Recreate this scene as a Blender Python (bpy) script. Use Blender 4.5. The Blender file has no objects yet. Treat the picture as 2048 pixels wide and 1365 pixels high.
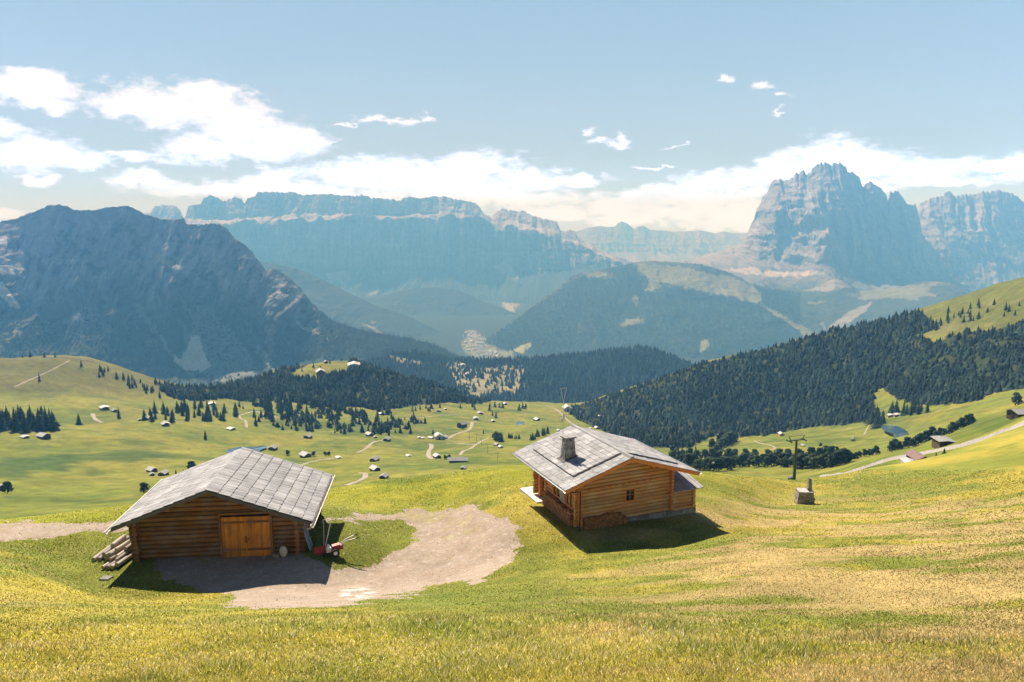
import bpy, math, random
import numpy as np
random.seed(7)
RNG = np.random.default_rng(11)
SC = bpy.context.scene
COL = SC.collection
R = math.radians

# ------------------------------------------------------------------ camera, sky, sun, exposure
F, PITCH = 1400.0, R(8.95)                      # focal length in pixels of a 2048 wide frame
CP, SP = math.cos(PITCH), math.sin(PITCH)
cam = bpy.data.objects.new('camera', bpy.data.cameras.new('camera'))
COL.objects.link(cam)
cam.data.sensor_width = 36.0
cam.data.lens = F / 2048 * 36.0
cam.data.clip_start, cam.data.clip_end = 0.1, 60000
cam.location = (0, 0, 0)
cam.rotation_euler = (R(90) - PITCH, 0, 0)
SC.camera = cam
SUN_AZ, SUN_EL = R(-27), R(46)                  # azimuth from +Y towards +X
SC.view_settings.view_transform = 'Standard'
SC.view_settings.look = 'None'
SC.view_settings.exposure = 1.0
SC.view_settings.gamma = 1.0
SC.cycles.use_denoising = True
SC.cycles.max_bounces = 6
SC.cycles.diffuse_bounces = 3
SC.cycles.volume_bounces = 0
SUN_STRENGTH, SKY_STRENGTH = 5.0, 0.05
HAZE_DENSITY = 1.5e-4
HAZE_COLOR = (0.18, 0.545, 1.0)
sl = bpy.data.lights.new('sun', 'SUN')
sl.energy, sl.angle, sl.color = SUN_STRENGTH, R(0.53), (1.0, 0.945, 0.865)
sun = bpy.data.objects.new('sun', sl)
COL.objects.link(sun)
sun.rotation_euler = (R(90) - SUN_EL, 0, math.pi - SUN_AZ)

def px_dir(px, py):
    """pixel(s) of the 2048x1365 frame -> azimuth, slope below the horizon per metre of run"""
    px = np.asarray(px, float); py = np.asarray(py, float)
    X = (px - 1024) / F; u = (682.5 - py) / F
    Y = CP + u * SP; Z = -SP + u * CP
    return np.arctan2(X, Y), -Z / np.hypot(X, Y)

def to_px(X, Y, Z):
    d = Y * CP - Z * SP; u = Y * SP + Z * CP
    d = np.where(np.abs(d) < 1e-6, 1e-6, d)
    return 1024 + F * X / d, 682.5 - F * u / d

class NT:
    """small helper to write node trees"""
    def __init__(s, tree):
        s.t = tree; tree.nodes.clear()
    def n(s, kind, **kw):
        nd = s.t.nodes.new(kind)
        for k, v in kw.items():
            if k.startswith('i_'):
                key = k[2:]
                key = int(key) if key.isdigit() else key.replace('_', ' ')
                inp = nd.inputs[key]
                if hasattr(v, 'is_output') or isinstance(v, bpy.types.NodeSocket):
                    s.t.links.new(v, inp)
                else:
                    inp.default_value = v
            else:
                setattr(nd, k, v)
        return nd
    def m(s, op, a, b=None, c=None):
        nd = s.t.nodes.new('ShaderNodeMath'); nd.operation = op
        for i, v in enumerate((a, b, c)):
            if v is None: continue
            if isinstance(v, bpy.types.NodeSocket): s.t.links.new(v, nd.inputs[i])
            else: nd.inputs[i].default_value = v
        return nd.outputs[0]
    def v(s, op, a, b=None, out=0):
        nd = s.t.nodes.new('ShaderNodeVectorMath'); nd.operation = op
        for i, v in enumerate((a, b)):
            if v is None: continue
            if isinstance(v, bpy.types.NodeSocket): s.t.links.new(v, nd.inputs[i])
            else: nd.inputs[i].default_value = v
        return nd.outputs[out]
    def scale(s, a, k):
        nd = s.t.nodes.new('ShaderNodeVectorMath'); nd.operation = 'SCALE'
        for key, v in ((0, a), ('Scale', k)):
            if isinstance(v, bpy.types.NodeSocket): s.t.links.new(v, nd.inputs[key])
            else: nd.inputs[key].default_value = v
        return nd.outputs[0]
    def mix(s, fac, a, b, blend='MIX'):
        nd = s.t.nodes.new('ShaderNodeMix'); nd.data_type = 'RGBA'; nd.blend_type = blend
        nd.clamp_factor = True
        for key, v in ((0, fac), (6, a), (7, b)):
            if isinstance(v, bpy.types.NodeSocket): s.t.links.new(v, nd.inputs[key])
            else: nd.inputs[key].default_value = (*v, 1) if isinstance(v, tuple) and len(v) == 3 else v
        return nd.outputs[2]
    def noise(s, vec, scale, detail=4, rough=0.55, out=0):
        nd = s.n('ShaderNodeTexNoise')
        nd.inputs['Scale'].default_value = scale; nd.inputs['Detail'].default_value = detail
        nd.inputs['Roughness'].default_value = rough
        if vec is not None: s.t.links.new(vec, nd.inputs['Vector'])
        return nd.outputs[out]
    def ramp(s, fac, a, b):
        nd = s.t.nodes.new('ShaderNodeMapRange'); nd.interpolation_type = 'SMOOTHSTEP'
        s.t.links.new(fac, nd.inputs[0]); nd.inputs[1].default_value = a; nd.inputs[2].default_value = b
        return nd.outputs[0]

world = bpy.data.worlds.new('World')
SC.world = world
world.use_nodes = True
world.cycles.sampling_method = 'MANUAL'
world.cycles.sample_map_resolution = 512
# clouds of the sky, each lobe: centre x, y, half width, half height (pixels of the frame, turned into azimuth and elevation)
CLOUDS = [(50, 180, 130, 45), (100, 210, 70, 24), (60, 165, 80, 30), (350, 205, 190, 56), (270, 190, 90, 38), (420, 190, 120, 36), (330, 225, 120, 36), (240, 205, 80, 42),
          (480, 255, 140, 60), (560, 280, 110, 45), (430, 295, 130, 42), (600, 275, 80, 22), (520, 305, 110, 28), (650, 285, 40, 12),
          (60, 305, 170, 42), (170, 320, 80, 30), (20, 260, 50, 22), (70, 350, 60, 12), (260, 310, 90, 12), (0, 432, 66, 20), (20, 425, 40, 14),
          (290, 358, 80, 24), (400, 375, 150, 26), (540, 378, 140, 34), (700, 352, 150, 42), (830, 350, 140, 46), (950, 340, 130, 46), (870, 372, 260, 40),
          (1060, 360, 110, 36), (1150, 362, 90, 14), (1020, 395, 170, 30), (560, 352, 60, 20), (680, 395, 260, 24), (780, 240, 110, 15), (840, 236, 50, 12), (690, 246, 60, 6),
          (1195, 285, 44, 16), (1175, 265, 18, 22), (1235, 275, 24, 22), (1225, 290, 60, 10), (1440, 157, 30, 12), (1520, 172, 40, 16), (1560, 192, 40, 14), (1555, 228, 14, 12),
          (1660, 320, 150, 44), (1560, 345, 190, 36), (1440, 365, 130, 26), (1700, 330, 160, 40), (1850, 340, 220, 30), (2000, 333, 180, 24), (1560, 325, 70, 30),
          (1350, 395, 260, 30), (1420, 425, 260, 34), (1250, 415, 170, 22), (1330, 385, 120, 20), (1100, 425, 130, 24), (1260, 440, 180, 22), (1500, 440, 140, 40),
          (1900, 365, 190, 14), (1300, 337, 40, 4), (1840, 294, 60, 5), (1360, 295, 50, 4), (1700, 375, 140, 24), (2060, 350, 120, 14)]
def build_world():
    T = NT(world.node_tree)
    out = T.n('ShaderNodeOutputWorld'); bg = T.n('ShaderNodeBackground', i_Strength=1.0)
    sky = T.n('ShaderNodeTexSky'); sky.sky_type = 'NISHITA'; sky.sun_disc = False
    sky.sun_elevation, sky.sun_rotation = SUN_EL, SUN_AZ
    sky.altitude = 2400; sky.air_density = 0.6; sky.dust_density = 1.0; sky.ozone_density = 1.0
    skyc = T.scale(sky.outputs[0], SKY_STRENGTH)
    tc = T.n('ShaderNodeTexCoord').outputs['Generated']
    d = T.v('NORMALIZE', tc)
    # warp the lobes with two sizes of noise, flattened vertically
    dz = T.v('MULTIPLY', d, (1, 1, 2.1))
    warp1 = T.v('SUBTRACT', T.noise(dz, 9, 5, .6, 1), (.5, .5, .5))
    warp2 = T.v('SUBTRACT', T.noise(dz, 34, 6, .62, 1), (.5, .5, .5))
    w1 = T.v('MULTIPLY', warp1, (.075, .0, .036)); w2 = T.v('MULTIPLY', warp2, (.05, .0, .028))
    dw = T.v('ADD', T.v('ADD', d, w1), w2)
    sep = T.n('ShaderNodeSeparateXYZ', i_0=dw)
    az = T.m('ARCTAN2', sep.outputs[0], sep.outputs[1]); el = T.m('ARCSINE', sep.outputs[2])
    uv = T.n('ShaderNodeCombineXYZ', i_0=az, i_1=el).outputs[0]
    field = None
    for (x, y, rx, ry) in CLOUDS:
        a, t = px_dir(x, y); a1, _ = px_dir(x + rx, y); _, t1 = px_dir(x, y - ry)
        e, e1 = math.atan(-float(t)), math.atan(-float(t1))
        q = T.v('MULTIPLY', T.v('SUBTRACT', uv, (float(a), e, 0)), (1 / abs(float(a1 - a)), 1 / abs(e1 - e), 0))
        ln = T.v('LENGTH', q, out=1)
        # the small puffs and streaks are thin enough to let the sky through
        val = T.m('SUBTRACT', .64 if (rx <= 60 and y < 300 and x > 1100) else (.74 if (y < 300 and ry <= 16) else 1.0), ln)
        if field is None: field = val
        else:
            nd = T.t.nodes.new('ShaderNodeMath'); nd.operation = 'SMOOTH_MAX'; nd.inputs[2].default_value = .22
            T.t.links.new(field, nd.inputs[0]); T.t.links.new(val, nd.inputs[1]); field = nd.outputs[0]
    fine = T.noise(dz, 60, 7, .65); mid = T.noise(dz, 16, 5, .6)
    f2 = T.m('ADD', field, T.m('MULTIPLY', T.m('SUBTRACT', fine, .5), 1.35))
    f2 = T.m('ADD', f2, T.m('MULTIPLY', T.m('SUBTRACT', mid, .5), 1.25))
    cover = T.ramp(f2, -.04, .70)
    # cloud shading put into the colour as patches of grey noise
    body = T.noise(T.v('MULTIPLY', d, (1, 1, 3.0)), 13, 5, .55)
    grey = T.m('MULTIPLY', T.ramp(body, .5, .72), T.ramp(f2, .3, .75))
    cl = T.mix(T.m('MULTIPLY', grey, .6), T.mix(T.ramp(el, .0, .17), (0.66, 1.2, 3.4), (0.62, 0.63, 0.68)), T.mix(T.ramp(el, .0, .17), (0.48, 0.85, 2.2), (0.41, 0.42, 0.455)))  # cloud colours brightened and blued near the horizon to offset the haze
    # pale colour added to the low sky, bluer at the horizon to offset haze
    pale = T.mix(T.m('MULTIPLY', T.ramp(el, .52, .28), .78), skyc, T.mix(T.ramp(el, .10, .30), T.mix(T.ramp(el, .0, .115), (0.38, 0.64, 1.4), (0.275, 0.355, 0.43)), (0.210, 0.308, 0.385)))
    T.t.links.new(T.mix(T.m('MULTIPLY', cover, .97), pale, cl), bg.inputs['Color'])
    T.t.links.new(bg.outputs[0], out.inputs['Surface'])
build_world()

# ------------------------------------------------------------------ helpers: tags, noise, meshes, materials
def tag(o, label=None, cat=None, group=None, kind=None):
    if label: o['label'] = label
    if cat: o['category'] = cat
    if group: o['group'] = group
    if kind: o['kind'] = kind
    return o

def empty(name, loc, rz=0.0, **kw):
    o = bpy.data.objects.new(name, None); COL.objects.link(o)
    o.location = loc; o.rotation_euler = (0, 0, rz); o.empty_display_size = .5
    return tag(o, **kw)

_perm = RNG.permutation(4096)
def _h(i, j, k):
    return _perm[(_perm[(_perm[i & 4095] + j) & 4095] + k) & 4095]
def vnoise(x, y, z=None):
    """value noise in -1..1, smooth"""
    x = np.asarray(x, float); y = np.asarray(y, float)
    z = np.zeros_like(x) if z is None else np.asarray(z, float)
    xi, yi, zi = np.floor(x).astype(np.int64), np.floor(y).astype(np.int64), np.floor(z).astype(np.int64)
    fx, fy, fz = x - xi, y - yi, z - zi
    fx = fx * fx * fx * (fx * (fx * 6 - 15) + 10); fy = fy * fy * fy * (fy * (fy * 6 - 15) + 10); fz = fz * fz * (3 - 2 * fz)
    r = 0
    for a in (0, 1):
        wa = fx if a else 1 - fx
        for b in (0, 1):
            wb = fy if b else 1 - fy
            for c in (0, 1):
                wc = fz if c else 1 - fz
                r = r + wa * wb * wc * _h(xi + a, yi + b, zi + c)
    return r / 2047.5 - 1
def fbm(x, y, z=None, oct=5, gain=.5, lac=2.03, ridged=False):
    amp, tot, r = 1.0, 0.0, 0
    for i in range(oct):
        n = vnoise(x + 17.3 * i, y - 9.1 * i, None if z is None else z + 3.7 * i)
        if ridged: n = 1 - 2 * np.abs(n)
        r = r + amp * n; tot += amp
        amp *= gain; x = x * lac; y = y * lac
        if z is not None: z = z * lac
    return r / tot
def smooth(a, b, x):
    t = np.clip((x - a) / (b - a), 0, 1)
    return t * t * (3 - 2 * t)
def mixc(c0, c1, w):
    return c0 * (1 - w[..., None]) + np.asarray(c1, float) * w[..., None]
def pip(px, py, poly):
    """points in polygon, vectorised"""
    inside = np.zeros(px.shape, bool)
    n = len(poly)
    for i in range(n):
        x0, y0 = poly[i]; x1, y1 = poly[(i + 1) % n]
        if y0 == y1: continue
        c = ((y0 > py) != (y1 > py)) & (px < (x1 - x0) * (py - y0) / (y1 - y0) + x0)
        inside ^= c
    return inside

def np_mesh(name, V, Fc, m, cols=None, parent=None, smoothed=True, face_cols=None):
    """V (n,3), Fc (k,3 or 4) arrays -> one mesh object; cols = per vertex rgb"""
    me = bpy.data.meshes.new(name)
    V = np.ascontiguousarray(V, np.float32); Fc = np.ascontiguousarray(Fc, np.int32)
    k = Fc.shape[1]
    me.vertices.add(len(V)); me.vertices.foreach_set('co', V.ravel())
    me.loops.add(Fc.size); me.loops.foreach_set('vertex_index', Fc.ravel())
    me.polygons.add(len(Fc)); me.polygons.foreach_set('loop_start', np.arange(0, Fc.size, k, dtype=np.int32))
    me.polygons.foreach_set('loop_total', np.full(len(Fc), k, np.int32))
    if smoothed: me.polygons.foreach_set('use_smooth', np.ones(len(Fc), bool))
    me.update(calc_edges=True); me.validate()
    for arr, dom in ((cols, 'POINT'), (face_cols, 'FACE')):
        if arr is not None:
            at = me.attributes.new('col', 'FLOAT_COLOR', dom)
            c4 = np.ones((len(arr), 4), np.float32); c4[:, :3] = arr
            at.data.foreach_set('color', c4.ravel())
    me.materials.append(m)
    o = bpy.data.objects.new(name, me); COL.objects.link(o)
    if parent is not None: o.parent = parent
    return o

def grid_faces(nv, nu):
    i = np.arange(nv - 1)[:, None] * nu + np.arange(nu - 1)[None, :]
    return np.stack([i, i + 1, i + nu + 1, i + nu], -1).reshape(-1, 4)

class MB:
    """collects boxes, tubes, prisms; build() links them as one mesh object with a per-piece random value"""
    def __init__(s): s.V = []; s.Fs = []; s.rnd = []; s.sm = []
    def add(s, vs, fs, rnd=None, sm=False):
        b = len(s.V); s.V += [tuple(v) for v in vs]
        r = random.random() if rnd is None else rnd
        for f in fs: s.Fs.append([b + i for i in f]); s.rnd.append(r); s.sm.append(sm)
    def box(s, x0, x1, y0, y1, z0, z1, rnd=None):
        s.hexa([(x0, y0, z0), (x1, y0, z0), (x1, y1, z0), (x0, y1, z0), (x0, y0, z1), (x1, y0, z1), (x1, y1, z1), (x0, y1, z1)], rnd)
    def hexa(s, v, rnd=None):
        s.add(v, [(0, 3, 2, 1), (4, 5, 6, 7), (0, 1, 5, 4), (1, 2, 6, 5), (2, 3, 7, 6), (3, 0, 4, 7)], rnd)
    def tube(s, pts, rad, n=8, rnd=None, jit=0.0):
        """tube through pts, rad a number or a list"""
        P = [np.array(p, float) for p in pts]; vs = []; k = len(P)
        rads = rad if isinstance(rad, (list, tuple)) else [rad] * k
        up = np.array([0, 0, 1.0])
        for i, p in enumerate(P):
            t = P[min(i + 1, k - 1)] - P[max(i - 1, 0)]; t = t / (np.linalg.norm(t) + 1e-9)
            ref = up if abs(t[2]) < .95 else np.array([1.0, 0, 0])
            a = np.cross(t, ref); a /= np.linalg.norm(a); b = np.cross(a, t)
            for j in range(n):
                th = 2 * math.pi * j / n; rr = rads[i] * (1 + random.uniform(-jit, jit))
                vs.append(p + rr * (math.cos(th) * a + math.sin(th) * b))
        fs = []
        for i in range(k - 1):
            for j in range(n):
                fs.append((i * n + j, (i + 1) * n + j, (i + 1) * n + (j + 1) % n, i * n + (j + 1) % n))
        r = random.random() if rnd is None else rnd
        s.add(vs, fs, r, True)
        s.add(vs[:n], [tuple(range(n))], r); s.add(vs[-n:], [tuple(range(n))[::-1]], r)
    def rock(s, c, sx, sy, sz, rz=0.0, rnd=None, rough=.18):
        v = []
        for (x, y, z) in [(-1, -1, -1), (1, -1, -1), (1, 1, -1), (-1, 1, -1), (-1, -1, 1), (1, -1, 1), (1, 1, 1), (-1, 1, 1)]:
            x += random.uniform(-rough, rough); y += random.uniform(-rough, rough); z += random.uniform(-rough, rough)
            X, Y = x * sx, y * sy
            v.append((c[0] + X * math.cos(rz) - Y * math.sin(rz), c[1] + X * math.sin(rz) + Y * math.cos(rz), c[2] + z * sz))
        s.hexa(v, rnd)
    def mesh(s, name, m):
        me = bpy.data.meshes.new(name); me.from_pydata(s.V, [], s.Fs); me.validate()
        at = me.attributes.new('rnd', 'FLOAT', 'FACE')
        if len(at.data) == len(s.rnd): at.data.foreach_set('value', np.array(s.rnd, np.float32))
        me.polygons.foreach_set('use_smooth', np.array(s.sm, bool)) if len(me.polygons) == len(s.sm) else None
        me.materials.append(m); me.update()
        return me
    def build(s, name, m, parent=None, **kw):
        o = bpy.data.objects.new(name, s.mesh(name, m)); COL.objects.link(o)
        if parent is not None: o.parent = parent
        return tag(o, **kw)

def principled(T, color, rough=.85, bump=None, bstr=.3, bdist=.05, spec=.3, metal=0.0, trans=None):
    p = T.n('ShaderNodeBsdfPrincipled')
    if isinstance(color, bpy.types.NodeSocket): T.t.links.new(color, p.inputs['Base Color'])
    else: p.inputs['Base Color'].default_value = (*color, 1)
    p.inputs['Roughness'].default_value = rough; p.inputs['Metallic'].default_value = metal
    p.inputs['Specular IOR Level'].default_value = spec
    if bump is not None:
        b = T.n('ShaderNodeBump', i_Strength=bstr, i_Distance=bdist, i_Height=bump)
        T.t.links.new(b.outputs[0], p.inputs['Normal'])
    o = T.n('ShaderNodeOutputMaterial'); T.t.links.new(p.outputs[0], o.inputs['Surface'])
    return p
def new_mat(name):
    m = bpy.data.materials.new(name); m.use_nodes = True
    return m, NT(m.node_tree)

def wood_mat(name, c0, c1, c2=None, axis='X', rough=.8, streak=9.0, spec=.25, tv=.5):
    """weathered wood: grain along one object axis, tone per piece"""
    m, T = new_mat(name)
    oc = T.n('ShaderNodeTexCoord').outputs['Object']
    sc = {'X': (.7, streak, streak), 'Y': (streak, .7, streak), 'Z': (streak, streak, .7)}[axis]
    v = T.v('MULTIPLY', oc, sc)
    g = T.noise(v, 1.6, 6, .65); big = T.noise(oc, .9, 3, .5)
    rn = T.n('ShaderNodeAttribute', attribute_name='rnd').outputs['Fac']
    c = T.mix(T.ramp(g, .3, .72), c0, c1)
    if c2: c = T.mix(T.m('MULTIPLY', T.ramp(big, .42, .66), .75), c, c2)
    tone = T.m('ADD', 1 - tv / 2, T.m('MULTIPLY', rn, tv))
    cc = T.scale(c, tone)
    principled(T, cc, rough, g, .5, .02, spec)
    return m
def stone_mat(name, c0, c1, scale=6):
    m, T = new_mat(name)
    oc = T.n('ShaderNodeTexCoord').outputs['Object']
    g = T.noise(oc, scale, 6, .65); big = T.noise(oc, scale * .25, 3)
    rn = T.n('ShaderNodeAttribute', attribute_name='rnd').outputs['Fac']
    c = T.mix(T.ramp(g, .3, .7), c0, c1)
    c = T.mix(T.m('MULTIPLY', T.ramp(big, .5, .7), .4), c, (.30, .27, .18))
    cc = T.scale(c, T.m('ADD', .65, T.m('MULTIPLY', rn, .7)))
    principled(T, cc, .9, g, .6, .03)
    return m
def plain_mat(name, c, rough=.5, metal=0.0, spec=.4, var=.25, scale=8):
    m, T = new_mat(name)
    oc = T.n('ShaderNodeTexCoord').outputs['Object']
    g = T.noise(oc, scale, 5, .6)
    cc = T.scale(T.mix(0.0, c, c), T.m('ADD', 1 - var / 2, T.m('MULTIPLY', g, var)))
    principled(T, cc, rough, g, .1, .01, spec, metal)
    return m
def attr_mat(name, scales, amount=.35, bstr=.5, bdist=.1, rough=.95, spec=.1, transl=0.0, upn=0.0):
    """colour from the vertex attribute, broken up by noise of several sizes"""
    m, T = new_mat(name)
    a = T.n('ShaderNodeAttribute', attribute_name='col').outputs['Color']
    pos = T.n('ShaderNodeNewGeometry').outputs['Position']
    tot = None; h = None
    for i, sc in enumerate(scales):
        n = T.m('SUBTRACT', T.noise(pos, sc, 4, .6), .5)
        tot = n if tot is None else T.m('ADD', tot, n)
        hs = T.m('MULTIPLY', n, scales[0] / sc)
        h = hs if h is None else T.m('ADD', h, hs)
    cc = T.scale(a, T.m('ADD', 1.0, T.m('MULTIPLY', tot, amount * 2)))
    p = principled(T, cc, rough, h if bstr else None, bstr, bdist, spec)
    if upn:
        nn = T.v('NORMALIZE', T.v('ADD', T.scale(T.n('ShaderNodeNewGeometry').outputs['Normal'], 1 - upn), (0, 0, upn)))
        T.t.links.new(nn, p.inputs['Normal'])
    if transl:
        tr = T.n('ShaderNodeBsdfTranslucent'); T.t.links.new(cc, tr.inputs['Color'])
        mx = T.n('ShaderNodeMixShader', i_0=transl); T.t.links.new(p.outputs[0], mx.inputs[1]); T.t.links.new(tr.outputs[0], mx.inputs[2])
        T.t.links.new(mx.outputs[0], [n for n in T.t.nodes if n.type == 'OUTPUT_MATERIAL'][0].inputs['Surface'])
    return m

M = {}
M['ground'] = attr_mat('meadow_ground', (.02, .11, .6, 3.1, 14), .30, .45, 1.5)
M['dirt'] = attr_mat('dirt_track', (.5, 2.3, 9, 30), .24, .5, .12)
M['rock'] = attr_mat('mountain_rock', (.004, .013, .04, .12), .30, .9, 70)
M['blade'] = attr_mat('grass_blades', (.7, 4.0), .25, .0, .01, .8, .05, .62, .85)
M['needles'] = attr_mat('needle_foliage', (.05, .4), .3, .0, .1, .9, .1, .12)
M['barn_log'] = wood_mat('barn_logs', (.24, .115, .042), (.13, .062, .026), (.20, .15, .11), 'X')
M['barn_log_side'] = wood_mat('barn_side_logs', (.24, .115, .042), (.13, .062, .026), (.20, .15, .11), 'Y')
M['door'] = wood_mat('door_planks', (.62, .26, .045), (.44, .165, .03), (.24, .11, .04), 'Z')
M['log'] = wood_mat('chalet_logs', (.66, .34, .13), (.48, .235, .085), (.60, .40, .20), 'X', tv=.36)
M['log_side'] = wood_mat('chalet_side_logs', (.70, .32, .11), (.52, .21, .07), (.60, .30, .12), 'Y', tv=.3)
M['beam'] = wood_mat('orange_beams', (.72, .27, .08), (.55, .19, .055), None, 'Z', tv=.25)
M['shingle'] = wood_mat('grey_shingles', (.335, .325, .315), (.15, .145, .14), (.36, .345, .33), 'X', .75, 26, .3, .5)
M['shingle_edge'] = wood_mat('shingle_edges', (.13, .12, .11), (.09, .085, .08), None, 'X')
M['pale_log'] = wood_mat('pale_peeled_logs', (.43, .37, .30), (.30, .25, .195), None, 'Y')
M['firewood'] = wood_mat('split_firewood', (.46, .22, .085), (.26, .115, .045), None, 'Y', tv=.8)
M['stone'] = stone_mat('field_stone', (.20, .185, .16), (.34, .32, .28))
M['slab'] = stone_mat('pale_slab', (.33, .31, .28), (.43, .405, .37), 3)
M['deckm'] = plain_mat('pale_deck', (.62, .55, .47), .8)
M['metal'] = plain_mat('grey_metal', (.32, .34, .36), .4, .6)
M['gutter_pale'] = plain_mat('pale_gutter', (.52, .47, .41), .5, .2)
M['pylon'] = plain_mat('green_steel', (.045, .065, .06), .5, .2)
M['dark'] = plain_mat('dark_iron', (.03, .03, .03), .5, .3)
M['glass'] = plain_mat('window_glass', (.02, .025, .03), .08, 0, .8, .05)
M['red'] = plain_mat('red_paint', (.25, .02, .015), .45)
M['white'] = plain_mat('white_paint', (.75, .74, .70), .5)
M['rubber'] = plain_mat('black_rubber', (.02, .02, .02), .8)
M['bluegrey'] = wood_mat('blue_grey_boards', (.19, .22, .26), (.13, .15, .18), None, 'Z')
M['hut_wall'] = wood_mat('hut_logs', (.10, .065, .04), (.06, .04, .03), None, 'X', .85, 3)
M['hut_pale'] = plain_mat('hut_plaster', (.50, .47, .42), .8)
M['roof_grey'] = plain_mat('hut_roof_grey', (.26, .25, .235), .7, 0, .3, .5, .5)
M['roof_pale'] = plain_mat('hut_roof_pale', (.40, .39, .37), .6, 0, .3, .3, .5)
M['roof_brown'] = plain_mat('hut_roof_brown', (.20, .13, .115), .8, 0, .2, .5, 2)
M['orange'] = plain_mat('orange_wall', (.55, .30, .12), .8)
M['shade_dark'] = plain_mat('groove_shade', (.035, .025, .018), .95)  # dark colour standing in for shade in the gaps between logs
def water_mat():
    m, T = new_mat('pond_water')
    pos = T.n('ShaderNodeNewGeometry').outputs['Position']
    principled(T, (.045, .10, .16), .08, T.noise(pos, .9, 3), .12, .1, .5)
    return m
M['water'] = water_mat()

# ------------------------------------------------------------------ the ground: one sheet from the slope under the camera to the valley and beyond
def pchip_eval(x, y, xq):
    """monotone cubic through (x, y)"""
    x = np.asarray(x, float); y = np.asarray(y, float)
    h = np.diff(x); d = np.diff(y) / h
    mm = np.zeros_like(y)
    w1 = 2 * h[1:] + h[:-1]; w2 = h[1:] + 2 * h[:-1]
    same = d[:-1] * d[1:] > 0
    with np.errstate(divide='ignore', invalid='ignore'):
        mm[1:-1] = np.where(same, (w1 + w2) / (w1 / d[:-1] + w2 / d[1:]), 0)
    mm[0], mm[-1] = d[0], d[-1]
    i = np.clip(np.searchsorted(x, xq) - 1, 0, len(x) - 2)
    s = np.clip((xq - x[i]) / h[i], 0, 1); hh = h[i]
    return ((1 + 2 * s) * (1 - s) ** 2 * y[i] + s * (1 - s) ** 2 * hh * mm[i] + s * s * (3 - 2 * s) * y[i + 1] + s * s * (s - 1) * hh * mm[i + 1])

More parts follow.
